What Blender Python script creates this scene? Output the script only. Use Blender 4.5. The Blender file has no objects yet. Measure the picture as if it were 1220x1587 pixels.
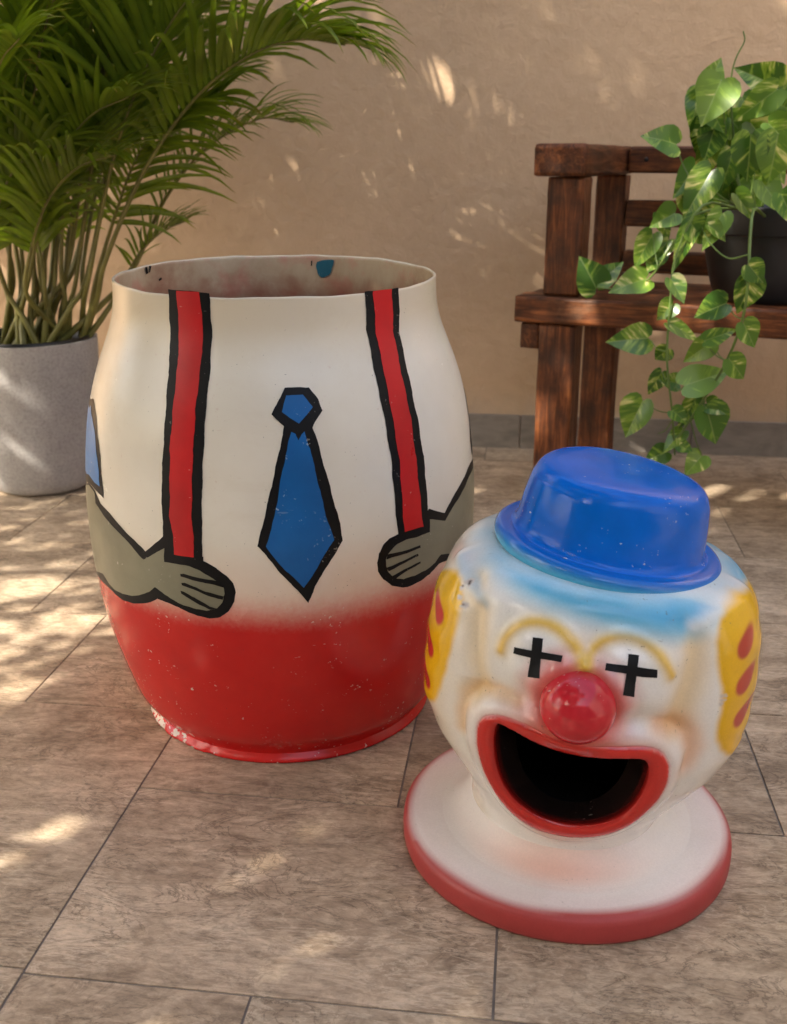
import bpy, bmesh, math, random
import numpy as np
from mathutils import Vector, Matrix
from mathutils.geometry import delaunay_2d_cdt

rng = np.random.default_rng(7)
random.seed(7)
SC = bpy.context.scene
COL = SC.collection
rad = math.radians

# ------------------------------------------------------------------ camera
PW, PH = 1220.0, 1587.0           # size of the photograph (pixel coordinates used below)
FPX = 1600.0                      # focal length in photo pixels
PITCH = rad(18.75)
CAMH = 0.82
cam_d = bpy.data.cameras.new('camera')
cam = bpy.data.objects.new('camera', cam_d)
COL.objects.link(cam)
cam.location = (0, 0, CAMH)
cam.rotation_euler = (math.pi / 2 - PITCH, 0, 0)
cam_d.sensor_fit = 'VERTICAL'
cam_d.sensor_height = 36.0
cam_d.lens = 36.0 * FPX / PH
cam_d.clip_start = 0.05
cam_d.clip_end = 200
cam_d.dof.use_dof = True
cam_d.dof.focus_distance = 1.28
cam_d.dof.aperture_fstop = 7.0
SC.camera = cam

# ------------------------------------------------------------------ sky, sun, exposure
SUN_TO = Vector((-0.62, -0.42, 0.66)).normalized()      # towards the sun
elev = math.asin(SUN_TO.z)
world = bpy.data.worlds.new('World')
SC.world = world
world.use_nodes = True
wn = world.node_tree
wn.nodes.clear()
w_out = wn.nodes.new('ShaderNodeOutputWorld')
w_bg = wn.nodes.new('ShaderNodeBackground')
w_sky = wn.nodes.new('ShaderNodeTexSky')
w_sky.sky_type = 'NISHITA'
w_sky.sun_disc = False
w_sky.sun_elevation = elev
w_sky.sun_rotation = math.atan2(SUN_TO.x, SUN_TO.y)
w_sky.air_density = 1.0
w_sky.dust_density = 5.5
w_sky.ozone_density = 0.6
w_bg.inputs['Strength'].default_value = 0.13
wn.links.new(w_sky.outputs[0], w_bg.inputs['Color'])
wn.links.new(w_bg.outputs[0], w_out.inputs['Surface'])
sun_d = bpy.data.lights.new('sun', 'SUN')
sun_d.energy = 2.6
sun_d.angle = rad(0.55)
sun_d.color = (1.0, 0.91, 0.79)
sun = bpy.data.objects.new('sun', sun_d)
COL.objects.link(sun)
sun.rotation_euler = (-SUN_TO).to_track_quat('-Z', 'Y').to_euler()
SC.view_settings.view_transform = 'Standard'
SC.view_settings.look = 'None'
SC.view_settings.exposure = 2.28
SC.view_settings.gamma = 1.0
SC.view_settings.use_curve_mapping = False
SC.cycles.max_bounces = 8
SC.cycles.sample_clamp_indirect = 6.0

# ------------------------------------------------------------------ helpers
def lin(r, g, b):
    f = lambda v: (v / 255) / 12.92 if v / 255 <= 0.04045 else ((v / 255 + 0.055) / 1.055) ** 2.4
    return (f(r), f(g), f(b), 1.0)

FWD = Vector((0, math.cos(PITCH), -math.sin(PITCH)))
UPV = Vector((0, math.sin(PITCH), math.cos(PITCH)))
RGT = Vector((1, 0, 0))
CAMP = Vector((0, 0, CAMH))

def ray(px, py):
    return (FWD + RGT * ((px - PW / 2) / FPX) - UPV * ((py - PH / 2) / FPX))

def at_dist(px, py, D):
    """point on the pixel's ray at ground distance D in front of the camera"""
    d = ray(px, py)
    return CAMP + d * (D / d.y)

def on_floor(px, py, z=0.0):
    d = ray(px, py)
    return CAMP + d * ((z - CAMH) / d.z)

def tag(o, label=None, cat=None, group=None, kind=None):
    if label: o['label'] = label
    if cat: o['category'] = cat
    if group: o['group'] = group
    if kind: o['kind'] = kind
    return o

def empty(name, mat):
    o = bpy.data.objects.new(name, None)
    COL.objects.link(o)
    o.empty_display_size = 0.1
    o.matrix_world = mat
    return o

def mk(name, verts, faces, mat, parent=None, smooth=True, cols=None, mats=None, midx=None):
    me = bpy.data.meshes.new(name)
    me.from_pydata([tuple(v) for v in verts], [], [tuple(int(i) for i in f) for f in faces])
    me.validate()
    if smooth:
        me.polygons.foreach_set('use_smooth', [True] * len(me.polygons))
    for m in (mats or [mat]):
        me.materials.append(m)
    if midx is not None:
        me.polygons.foreach_set('material_index', [int(i) for i in midx])
    if cols is not None:
        a = me.color_attributes.new('Col', 'FLOAT_COLOR', 'POINT')
        a.data.foreach_set('color', np.asarray(cols, dtype=np.float32).ravel())
    me.update()
    o = bpy.data.objects.new(name, me)
    COL.objects.link(o)
    if parent is not None:
        o.parent = parent
    return o

def lathe(prof, n=96, sx=1.0, sy=1.0, closed=False):
    """prof: list of (r, z)"""
    V, F = [], []
    for (r, z) in prof:
        for k in range(n):
            a = 2 * math.pi * k / n
            V.append((r * sx * math.sin(a), -r * sy * math.cos(a), z))
    m = len(prof)
    for i in range(m - 1):
        for k in range(n):
            k2 = (k + 1) % n
            F.append((i * n + k, i * n + k2, (i + 1) * n + k2, (i + 1) * n + k))
    return V, F

def smooth_prof(pts, n=60):
    """Catmull-Rom through (r,z) points"""
    P = [np.array(p, float) for p in pts]
    P = [2 * P[0] - P[1]] + P + [2 * P[-1] - P[-2]]
    out = []
    segs = len(P) - 3
    per = max(2, n // segs)
    for i in range(segs):
        p0, p1, p2, p3 = P[i:i + 4]
        for k in range(per):
            t = k / per
            out.append(0.5 * ((2 * p1) + (p2 - p0) * t + (2 * p0 - 5 * p1 + 4 * p2 - p3) * t * t + (3 * p1 - p0 - 3 * p2 + p3) * t ** 3))
    out.append(P[-2])
    return out

def crom(pts, n):
    return [Vector(tuple(p)) for p in smooth_prof([tuple(p) for p in pts], n)]

def box(V, F, x0, x1, y0, y1, z0, z1):
    b = len(V)
    V += [(x0, y0, z0), (x1, y0, z0), (x1, y1, z0), (x0, y1, z0), (x0, y0, z1), (x1, y0, z1), (x1, y1, z1), (x0, y1, z1)]
    F += [(b, b + 3, b + 2, b + 1), (b + 4, b + 5, b + 6, b + 7), (b, b + 1, b + 5, b + 4), (b + 1, b + 2, b + 6, b + 5), (b + 2, b + 3, b + 7, b + 6), (b + 3, b, b + 4, b + 7)]

def bevel_box_mesh(name, x0, x1, y0, y1, z0, z1, bev, mat, seg=2, wob=0.0, cuts=0):
    bm = bmesh.new()
    V, F = [], []
    box(V, F, x0, x1, y0, y1, z0, z1)
    vs = [bm.verts.new(v) for v in V]
    for f in F:
        bm.faces.new([vs[i] for i in f])
    if cuts:
        dims = [x1 - x0, y1 - y0, z1 - z0]
        ax = dims.index(max(dims))
        es = [e for e in bm.edges if abs((e.verts[0].co - e.verts[1].co)[ax]) > 1e-5]
        bmesh.ops.subdivide_edges(bm, edges=es, cuts=cuts, use_grid_fill=True)
    sharp = [e for e in bm.edges if len(e.link_faces) == 2 and e.calc_face_angle(0) > 0.5]
    bmesh.ops.bevel(bm, geom=sharp, offset=bev, segments=seg, affect='EDGES', profile=0.6)
    if wob:
        for v in bm.verts:
            v.co += Vector((random.uniform(-wob, wob), random.uniform(-wob, wob), random.uniform(-wob, wob)))
    bmesh.ops.recalc_face_normals(bm, faces=bm.faces)
    me = bpy.data.meshes.new(name)
    bm.to_mesh(me)
    bm.free()
    me.materials.append(mat)
    lim = bev * bev * 40
    me.polygons.foreach_set('use_smooth', [(p.area < lim and seg > 1) for p in me.polygons])
    return me

def link(name, me, parent=None, loc=None):
    o = bpy.data.objects.new(name, me)
    COL.objects.link(o)
    if parent is not None:
        o.parent = parent
    if loc is not None:
        o.location = loc
    return o

def tube(pts, radii, n=6):
    V, F = [], []
    m = len(pts)
    prev = None
    for i, p in enumerate(pts):
        p = Vector(p)
        t = (Vector(pts[min(i + 1, m - 1)]) - Vector(pts[max(i - 1, 0)])).normalized()
        if prev is None:
            a = t.cross(Vector((0.3, 0.9, 0.2)))
            if a.length < 1e-4: a = t.cross(Vector((1, 0, 0)))
        else:
            a = prev - t * prev.dot(t)
        a.normalize(); prev = a
        b = t.cross(a)
        r = radii[i] if hasattr(radii, '__len__') else radii
        for k in range(n):
            an = 2 * math.pi * k / n
            V.append(p + a * (r * math.cos(an)) + b * (r * math.sin(an)))
    for i in range(m - 1):
        for k in range(n):
            k2 = (k + 1) % n
            F.append((i * n + k, i * n + k2, (i + 1) * n + k2, (i + 1) * n + k))
    F.append(tuple(range(n))[::-1])
    F.append(tuple((m - 1) * n + k for k in range(n)))
    return V, F

# ------------------------------------------------------------------ node helpers
class NT:
    def __init__(s, name):
        s.m = bpy.data.materials.new(name)
        s.m.use_nodes = True
        s.t = s.m.node_tree
        s.t.nodes.clear()
        s.out = s.n('ShaderNodeOutputMaterial')
        s.p = s.n('ShaderNodeBsdfPrincipled')
        s.t.links.new(s.p.outputs[0], s.out.inputs['Surface'])
    def n(s, typ, **kw):
        nd = s.t.nodes.new(typ)
        for k, v in kw.items():
            if hasattr(nd, k): setattr(nd, k, v)
        return nd
    def l(s, a, b): s.t.links.new(a, b)
    def val(s, sock, v):
        if isinstance(v, (int, float, tuple, list)):
            sock.default_value = v
        else:
            s.l(v, sock)
    def set(s, **kw):
        for k, v in kw.items():
            s.val(s.p.inputs[k.replace('_', ' ')], v)
    def coord(s, which='Object', scale=(1, 1, 1), rot=(0, 0, 0), loc=None, rnd=0.0):
        tc = s.n('ShaderNodeTexCoord')
        mp = s.n('ShaderNodeMapping')
        s.l(tc.outputs[which], mp.inputs['Vector'])
        mp.inputs['Scale'].default_value = scale
        mp.inputs['Rotation'].default_value = rot
        if loc is not None: mp.inputs['Location'].default_value = loc
        if rnd:
            oi = s.n('ShaderNodeObjectInfo')
            mu = s.n('ShaderNodeMath', operation='MULTIPLY')
            s.l(oi.outputs['Random'], mu.inputs[0]); mu.inputs[1].default_value = rnd
            s.l(mu.outputs[0], mp.inputs['Location'])
        return mp.outputs[0]
    def noise(s, vec, scale=5, detail=4, rough=0.55, dist=0.0, out='Fac'):
        nd = s.n('ShaderNodeTexNoise')
        s.l(vec, nd.inputs['Vector'])
        nd.inputs['Scale'].default_value = scale
        nd.inputs['Detail'].default_value = detail
        nd.inputs['Roughness'].default_value = rough
        nd.inputs['Distortion'].default_value = dist
        return nd.outputs[out]
    def ramp(s, fac, stops, interp='LINEAR'):
        nd = s.n('ShaderNodeValToRGB')
        s.l(fac, nd.inputs['Fac'])
        cr = nd.color_ramp
        cr.interpolation = interp
        while len(cr.elements) < len(stops): cr.elements.new(0.5)
        for e, (p, c) in zip(cr.elements, stops):
            e.position = p
            e.color = c if hasattr(c, '__len__') else (c, c, c, 1)
        return nd.outputs['Color']
    def mix(s, fac, a, b, mode='MIX'):
        nd = s.n('ShaderNodeMix', data_type='RGBA', blend_type=mode)
        s.val(nd.inputs[0], fac); s.val(nd.inputs[6], a); s.val(nd.inputs[7], b)
        return nd.outputs[2]
    def math(s, op, a, b=0.0, clamp=False):
        nd = s.n('ShaderNodeMath', operation=op, use_clamp=clamp)
        s.val(nd.inputs[0], a); s.val(nd.inputs[1], b)
        return nd.outputs[0]
    def bump(s, h, strength=0.3, dist=0.01, normal=None):
        nd = s.n('ShaderNodeBump')
        s.l(h, nd.inputs['Height'])
        nd.inputs['Strength'].default_value = strength
        nd.inputs['Distance'].default_value = dist
        if normal is not None: s.l(normal, nd.inputs['Normal'])
        return nd.outputs[0]

# ------------------------------------------------------------------ materials
def m_tile():
    t = NT('stone_tile')
    v0 = t.coord('Object', rnd=37.0)
    mp = t.n('ShaderNodeMapping'); t.l(v0, mp.inputs['Vector'])
    mp.inputs['Rotation'].default_value = (0, 0, rad(-28)); mp.inputs['Scale'].default_value = (1.0, 2.0, 1)
    v = mp.outputs[0]
    big = t.noise(v, 5.0, 6, 0.62, 1.2)
    med = t.noise(v, 17, 8, 0.70, 1.8)
    fine = t.noise(v, 75, 6, 0.72, 0.6)
    mp2 = t.n('ShaderNodeMapping'); t.l(v0, mp2.inputs['Vector'])
    mp2.inputs['Rotation'].default_value = (0, 0, rad(-34)); mp2.inputs['Scale'].default_value = (1.0, 3.6, 1)
    vein = t.noise(mp2.outputs[0], 7, 9, 0.72, 2.6)
    c1 = t.ramp(big, [(0.36, (0.22, 0.170, 0.125, 1)), (0.46, (0.36, 0.287, 0.215, 1)), (0.54, (0.44, 0.358, 0.275, 1)), (0.64, (0.62, 0.525, 0.42, 1))])
    c2 = t.ramp(med, [(0.37, (0.20, 0.155, 0.115, 1)), (0.5, (0.40, 0.322, 0.245, 1)), (0.62, (0.60, 0.505, 0.40, 1))])
    c = t.mix(0.40, c1, c2)
    vm = t.ramp(vein, [(0.36, 1.0), (0.47, 0.0)])
    c = t.mix(t.math('MULTIPLY', vm, 0.55), c, (0.17, 0.13, 0.095, 1))
    vl = t.ramp(vein, [(0.54, 0.0), (0.66, 1.0)])
    c = t.mix(t.math('MULTIPLY', vl, 0.5), c, (0.58, 0.49, 0.39, 1))
    rg = t.noise(mp.outputs[0], 8, 7, 0.66, 2.4)
    rid = t.math('ABSOLUTE', t.math('SUBTRACT', rg, 0.5))
    rm = t.math('MULTIPLY', t.ramp(rid, [(0.0, 1.0), (0.03, 0.0)]), t.ramp(t.noise(v0, 6, 3, 0.5), [(0.42, 0.0), (0.58, 1.0)]))
    c = t.mix(t.math('MULTIPLY', rm, 0.7), c, (0.11, 0.082, 0.06, 1))
    rg2 = t.noise(mp2.outputs[0], 12, 6, 0.62, 1.8)
    rid2 = t.math('ABSOLUTE', t.math('SUBTRACT', rg2, 0.52))
    rm2 = t.math('MULTIPLY', t.ramp(rid2, [(0.0, 1.0), (0.045, 0.0)]), t.ramp(t.noise(v0, 4.3, 3, 0.5, 0.5), [(0.46, 0.0), (0.6, 1.0)]))
    c = t.mix(t.math('MULTIPLY', rm2, 0.55), c, (0.64, 0.56, 0.46, 1))
    fm = t.ramp(fine, [(0.33, 0.74), (0.5, 1.0), (0.68, 1.12)])
    c = t.mix(1.0, c, fm, 'MULTIPLY')
    oi = t.n('ShaderNodeObjectInfo')
    tone = t.ramp(oi.outputs['Random'], [(0, (0.93, 0.88, 0.78, 1)), (0.5, (1.02, 0.95, 0.84, 1)), (1, (1.12, 1.05, 0.94, 1))])
    c = t.mix(1.0, c, tone, 'MULTIPLY')
    t.set(Base_Color=c, Roughness=t.ramp(fine, [(0.3, 0.62), (0.7, 0.42)]))
    t.p.inputs['Specular IOR Level'].default_value = 0.4
    h = t.math('ADD', t.math('MULTIPLY', med, 0.8), t.math('MULTIPLY', fine, 0.35))
    t.l(t.bump(h, 0.5, 0.004), t.p.inputs['Normal'])
    return t.m

def m_grout():
    t = NT('grout')
    v = t.coord('Object')
    n = t.noise(v, 40, 4)
    t.set(Base_Color=t.ramp(n, [(0.3, (0.16, 0.135, 0.11, 1)), (0.7, (0.25, 0.21, 0.175, 1))]), Roughness=0.9)
    return t.m

def m_wall():
    t = NT('stucco')
    v = t.coord('Object')
    n1 = t.noise(v, 1.3, 5, 0.6)
    n2 = t.noise(v, 150, 4, 0.6)
    n3 = t.noise(v, 28, 5, 0.6, 0.5)
    c = t.ramp(n1, [(0.3, (0.52, 0.362, 0.222, 1)), (0.7, (0.60, 0.428, 0.272, 1))])
    c = t.mix(0.25, c, t.ramp(n3, [(0.3, (0.44, 0.30, 0.185, 1)), (0.7, (0.62, 0.445, 0.285, 1))]))
    # damp, dusty foot of the wall
    sx = t.n('ShaderNodeSeparateXYZ'); t.l(v, sx.inputs[0])
    zz = t.math('ADD', sx.outputs['Z'], t.math('MULTIPLY', t.math('SUBTRACT', n3, 0.5), 0.10))
    foot = t.ramp(zz, [(0.09, 1.0), (0.19, 0.0)])
    c = t.mix(t.math('MULTIPLY', foot, 0.45), c, (0.52, 0.43, 0.33, 1))
    t.set(Base_Color=c, Roughness=0.88)
    t.p.inputs['Specular IOR Level'].default_value = 0.25
    h = t.math('ADD', t.math('MULTIPLY', n2, 0.5), t.math('MULTIPLY', n3, 1.4))
    h = t.math('ADD', h, t.math('MULTIPLY', t.noise(v, 9, 3, 0.5, 1.0), 2.0))
    t.l(t.bump(h, 0.5, 0.005), t.p.inputs['Normal'])
    return t.m

def m_skirting():
    t = NT('skirting_tile')
    v = t.coord('Object', rnd=11.0, scale=(1, 1, 3))
    n = t.noise(v, 9, 6, 0.65, 0.8)
    t.set(Base_Color=t.ramp(n, [(0.3, (0.17, 0.15, 0.13, 1)), (0.7, (0.30, 0.265, 0.225, 1))]), Roughness=0.55)
    t.l(t.bump(n, 0.3, 0.003), t.p.inputs['Normal'])
    return t.m

def wear(t, c, vec, chip=(0.75, 0.7, 0.62, 1), amount=1.0, dark=True):
    """small chips and scuffs in painted fibreglass"""
    n = t.noise(vec, 26, 3, 0.5)
    f = t.noise(vec, 210, 2, 0.5)
    m = t.math('MULTIPLY', t.ramp(n, [(0.56, 0.0), (0.66, 1.0)]), t.ramp(f, [(0.66, 0.0), (0.70, 1.0)]))
    c = t.mix(t.math('MULTIPLY', m, 0.8 * amount), c, chip)
    mp = t.n('ShaderNodeMapping'); t.l(vec, mp.inputs['Vector'])
    mp.inputs['Rotation'].default_value = (0.3, 0.5, 0.2); mp.inputs['Scale'].default_value = (1, 14, 14)
    s1 = t.noise(mp.outputs[0], 16, 2, 0.5)
    s2 = t.noise(vec, 9, 3, 0.5)
    sm = t.math('MULTIPLY', t.ramp(s1, [(0.735, 0.0), (0.75, 1.0)]), t.ramp(s2, [(0.5, 0.0), (0.6, 1.0)]))
    c = t.mix(t.math('MULTIPLY', sm, 0.5 * amount), c, chip)
    if dark:
        d = t.noise(vec, 330, 2, 0.5)
        dm = t.math('MULTIPLY', t.ramp(d, [(0.735, 0.0), (0.76, 1.0)]), t.ramp(n, [(0.42, 1.0), (0.52, 0.0)]))
        c = t.mix(t.math('MULTIPLY', dm, 0.7 * amount), c, (0.05, 0.04, 0.035, 1))
    return c

def gloss(t, vec, r0, r1, coat=0.0, bump=0.12, bscale=22, spec=0.34):
    rn = t.noise(vec, 14, 5, 0.6)
    t.set(Roughness=t.ramp(rn, [(0.3, r0), (0.7, r1)]))
    t.p.inputs['Coat Weight'].default_value = coat
    t.p.inputs['Coat Roughness'].default_value = 0.12
    t.p.inputs['Specular IOR Level'].default_value = spec
    b = t.noise(vec, bscale, 3, 0.5)
    t.l(t.bump(b, bump, 0.006), t.p.inputs['Normal'])

def m_attr(name, r0, r1, coat, chip=(0.1, 0.09, 0.08, 1), amt=0.7, bump=0.10):
    """airbrushed paint: colour comes from the mesh's Col attribute"""
    t = NT(name)
    v = t.coord('Object')
    a = t.n('ShaderNodeAttribute'); a.attribute_name = 'Col'
    g = t.noise(v, 5, 6, 0.65)
    c = t.mix(1.0, a.outputs['Color'], t.ramp(g, [(0.3, (0.93, 0.92, 0.89, 1)), (0.7, (1.03, 1.03, 1.03, 1))]), 'MULTIPLY')
    sp = t.noise(v, 420, 2, 0.6)
    c = t.mix(1.0, c, t.ramp(sp, [(0.3, 0.95), (0.7, 1.03)]), 'MULTIPLY')
    c = wear(t, c, v, chip, amt)
    t.set(Base_Color=c)
    gloss(t, v, r0, r1, coat, bump)
    return t.m

def m_barrel():
    t = NT('barrel_paint')
    v = t.coord('Object')
    sx = t.n('ShaderNodeSeparateXYZ'); t.l(v, sx.inputs[0])
    n1 = t.noise(v, 5, 5, 0.6)
    nf = t.noise(v, 170, 2, 0.6)
    z = t.math('ADD', sx.outputs['Z'], t.math('MULTIPLY', t.math('SUBTRACT', n1, 0.5), 0.028))
    z = t.math('ADD', z, t.math('MULTIPLY', t.math('SUBTRACT', nf, 0.5), 0.012))
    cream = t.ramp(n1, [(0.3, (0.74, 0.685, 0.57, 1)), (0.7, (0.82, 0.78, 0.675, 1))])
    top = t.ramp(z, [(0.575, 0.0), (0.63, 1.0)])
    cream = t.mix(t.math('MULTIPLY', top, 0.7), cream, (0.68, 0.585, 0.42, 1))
    red = t.ramp(t.noise(v, 9, 4, 0.6), [(0.3, (0.54, 0.014, 0.013, 1)), (0.7, (0.63, 0.023, 0.018, 1))])
    blush = t.mix(0.5, cream, (0.78, 0.45, 0.30, 1))
    c = t.mix(t.ramp(z, [(0.262, 1.0), (0.365, 0.0)]), cream, blush)
    c = t.mix(t.ramp(z, [(0.234, 1.0), (0.298, 0.0)], 'EASE'), c, red)
    c = wear(t, c, v, (0.70, 0.60, 0.50, 1), 1.15)
    gr = t.math('MULTIPLY', t.ramp(t.noise(v, 3.5, 7, 0.72, 0.6), [(0.52, 0.0), (0.68, 1.0)]), 0.22)
    c = t.mix(gr, c, t.mix(1.0, c, (0.72, 0.62, 0.48, 1), 'MULTIPLY'))
    # bare, chipped foot: mostly round the viewer's left
    vv = t.n('ShaderNodeTexVoronoi'); t.l(v, vv.inputs['Vector']); vv.inputs['Scale'].default_value = 70
    nn = t.noise(v, 60, 3, 0.6)
    low = t.ramp(sx.outputs['Z'], [(0.012, 1.0), (0.045, 0.0)])
    xs = t.ramp(t.math('ADD', t.math('MULTIPLY', sx.outputs['X'], -2.0), 0.1), [(0.28, 0.0), (0.46, 1.0)])
    ch = t.math('ADD', t.math('MULTIPLY', t.math('MULTIPLY', low, xs), 0.235), t.math('MULTIPLY', low, 0.05))
    cm = t.ramp(t.math('ADD', nn, ch), [(0.735, 0.0), (0.77, 1.0)])
    c = t.mix(cm, c, (0.72, 0.62, 0.53, 1))
    t.set(Base_Color=c)
    gloss(t, v, 0.15, 0.28, 0.0, 0.04, 7)
    return t.m

def m_barrel_inside():
    t = NT('barrel_inside')
    v = t.coord('Object')
    n1 = t.noise(v, 7, 6, 0.65, 0.4)
    n2 = t.noise(v, 16, 5, 0.6)
    c = t.ramp(n1, [(0.3, (0.36, 0.22, 0.13, 1)), (0.5, (0.50, 0.38, 0.24, 1)), (0.68, (0.60, 0.50, 0.34, 1))])
    c = t.mix(t.ramp(n2, [(0.52, 0.0), (0.68, 0.6)]), c, (0.60, 0.23, 0.17, 1))
    sx = t.n('ShaderNodeSeparateXYZ'); t.l(v, sx.inputs[0])
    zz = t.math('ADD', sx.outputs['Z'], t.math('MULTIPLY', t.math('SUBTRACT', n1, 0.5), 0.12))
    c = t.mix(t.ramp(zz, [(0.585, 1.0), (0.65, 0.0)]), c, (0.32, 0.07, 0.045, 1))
    t.set(Base_Color=c, Roughness=0.6)
    return t.m

def m_paint(name, base, r0=0.26, r1=0.42, coat=0.0, chip=(0.6, 0.56, 0.5, 1), amt=0.9, var=0.2, bump=0.1, spec=0.3):
    t = NT(name)
    v = t.coord('Object')
    n = t.noise(v, 8, 5, 0.6)
    lo = tuple(x * (1 - var) for x in base[:3]) + (1,)
    hi = tuple(min(1, x * (1 + var)) for x in base[:3]) + (1,)
    c = t.ramp(n, [(0.3, lo), (0.7, hi)])
    c = wear(t, c, v, chip, amt, dark=False)
    t.set(Base_Color=c)
    gloss(t, v, r0, r1, coat, bump, 14, spec)
    return t.m

def m_wood():
    t = NT('old_bench_wood')
    v0 = t.coord('Object', rnd=23.0)
    v = v0
    g1 = t.noise(v, 1.0, 3, 0.5)
    mp = t.n('ShaderNodeMapping'); t.l(v0, mp.inputs['Vector']); mp.inputs['Scale'].default_value = (2.2, 26, 26)
    g2 = t.noise(mp.outputs[0], 3.0, 7, 0.65, 0.9)
    g3 = t.noise(v, 14, 5, 0.65)
    c = t.ramp(g2, [(0.28, (0.020, 0.008, 0.004, 1)), (0.5, (0.13, 0.038, 0.011, 1)), (0.72, (0.32, 0.108, 0.032, 1))])
    c = t.mix(t.ramp(g3, [(0.35, 0.7), (0.6, 0.0)]), c, (0.03, 0.015, 0.009, 1))
    c = t.mix(t.ramp(t.noise(v, 5, 6, 0.7), [(0.58, 0.0), (0.75, 0.5)]), c, (0.30, 0.16, 0.085, 1))
    t.set(Base_Color=c, Roughness=t.ramp(g2, [(0.3, 0.62), (0.7, 0.42)]))
    t.p.inputs['Specular IOR Level'].default_value = 0.28
    h = t.math('ADD', g2, t.math('MULTIPLY', g3, 0.5))
    t.l(t.bump(h, 0.45, 0.004), t.p.inputs['Normal'])
    return t.m

def m_concrete():
    t = NT('grey_concrete_pot')
    v = t.coord('Object')
    n = t.noise(v, 6, 5, 0.6)
    f = t.noise(v, 160, 3, 0.6)
    c = t.ramp(n, [(0.3, (0.33, 0.315, 0.30, 1)), (0.7, (0.43, 0.415, 0.395, 1))])
    c = t.mix(1.0, c, t.ramp(f, [(0.32, 0.80), (0.5, 1.0), (0.68, 1.12)]), 'MULTIPLY')
    t.set(Base_Color=c, Roughness=0.82)
    t.l(t.bump(f, 0.12, 0.002), t.p.inputs['Normal'])
    return t.m

def m_plain(name, base, rough=0.6, var=0.2, sc=12, bump=0.2, spec=0.5):
    t = NT(name)
    v = t.coord('Object')
    n = t.noise(v, sc, 5, 0.6)
    lo = tuple(x * (1 - var) for x in base[:3]) + (1,)
    hi = tuple(x * (1 + var) for x in base[:3]) + (1,)
    t.set(Base_Color=t.ramp(n, [(0.3, lo), (0.7, hi)]), Roughness=rough)
    t.p.inputs['Specular IOR Level'].default_value = spec
    if bump: t.l(t.bump(n, bump, 0.005), t.p.inputs['Normal'])
    return t.m

def leafy(t, c, trans=0.35, tint=(1.25, 1.3, 0.5, 1)):
    """add light passing through the blade"""
    tr = t.n('ShaderNodeBsdfTranslucent')
    t.l(t.mix(1.0, c, tint, 'MULTIPLY'), tr.inputs['Color'])
    ms = t.n('ShaderNodeMixShader')
    ms.inputs[0].default_value = trans
    t.l(t.p.outputs[0], ms.inputs[1]); t.l(tr.outputs[0], ms.inputs[2])
    t.l(ms.outputs[0], t.out.inputs['Surface'])

def m_palm_leaf():
    t = NT('palm_leaflet')
    a = t.n('ShaderNodeAttribute'); a.attribute_name = 'Col'
    v = t.coord('Object')
    n = t.noise(v, 9, 4, 0.6)
    c = t.mix(1.0, a.outputs['Color'], t.ramp(n, [(0.3, 0.72), (0.7, 1.25)]), 'MULTIPLY')
    t.set(Base_Color=c, Roughness=0.36)
    t.p.inputs['Specular IOR Level'].default_value = 0.45
    leafy(t, c, 0.38)
    return t.m

def m_pothos():
    t = NT('variegated_pothos_leaf')
    a = t.n('ShaderNodeAttribute'); a.attribute_name = 'Col'   # x across, y along, per-leaf random in z
    sp = t.n('ShaderNodeSeparateColor'); t.l(a.outputs['Color'], sp.inputs[0])
    oi = t.n('ShaderNodeObjectInfo')
    # streaks run from the midrib forwards and outwards
    ax = t.math('ABSOLUTE', t.math('SUBTRACT', sp.outputs[0], 0.5))
    s = t.math('SUBTRACT', sp.outputs[1], t.math('MULTIPLY', ax, 0.55))
    side = t.math('GREATER_THAN', sp.outputs[0], 0.5)
    cb = t.n('ShaderNodeCombineXYZ')
    t.l(t.math('MULTIPLY', s, 4.2), cb.inputs[0])
    t.l(t.math('ADD', t.math('MULTIPLY', ax, 1.0), t.math('MULTIPLY', side, 7.0)), cb.inputs[1])
    t.l(t.math('MULTIPLY', oi.outputs['Random'], 91.0), cb.inputs[2])
    n = t.noise(cb.outputs[0], 1.0, 3, 0.6, 0.25)
    g = t.ramp(oi.outputs['Random'], [(0, (0.05, 0.125, 0.018, 1)), (0.5, (0.095, 0.205, 0.028, 1)), (1, (0.17, 0.29, 0.038, 1))])
    c = t.mix(t.ramp(n, [(0.505, 0.0), (0.57, 0.85)]), g, (0.25, 0.39, 0.05, 1))
    c = t.mix(t.ramp(n, [(0.595, 0.0), (0.655, 1.0)]), c, (0.70, 0.68, 0.27, 1))
    mid = t.ramp(ax, [(0.008, 0.55), (0.025, 0.0)])
    c = t.mix(mid, c, (0.30, 0.40, 0.12, 1))
    t.set(Base_Color=c, Roughness=0.27)
    t.p.inputs['Specular IOR Level'].default_value = 0.5
    leafy(t, c, 0.3)
    return t.m

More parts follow.
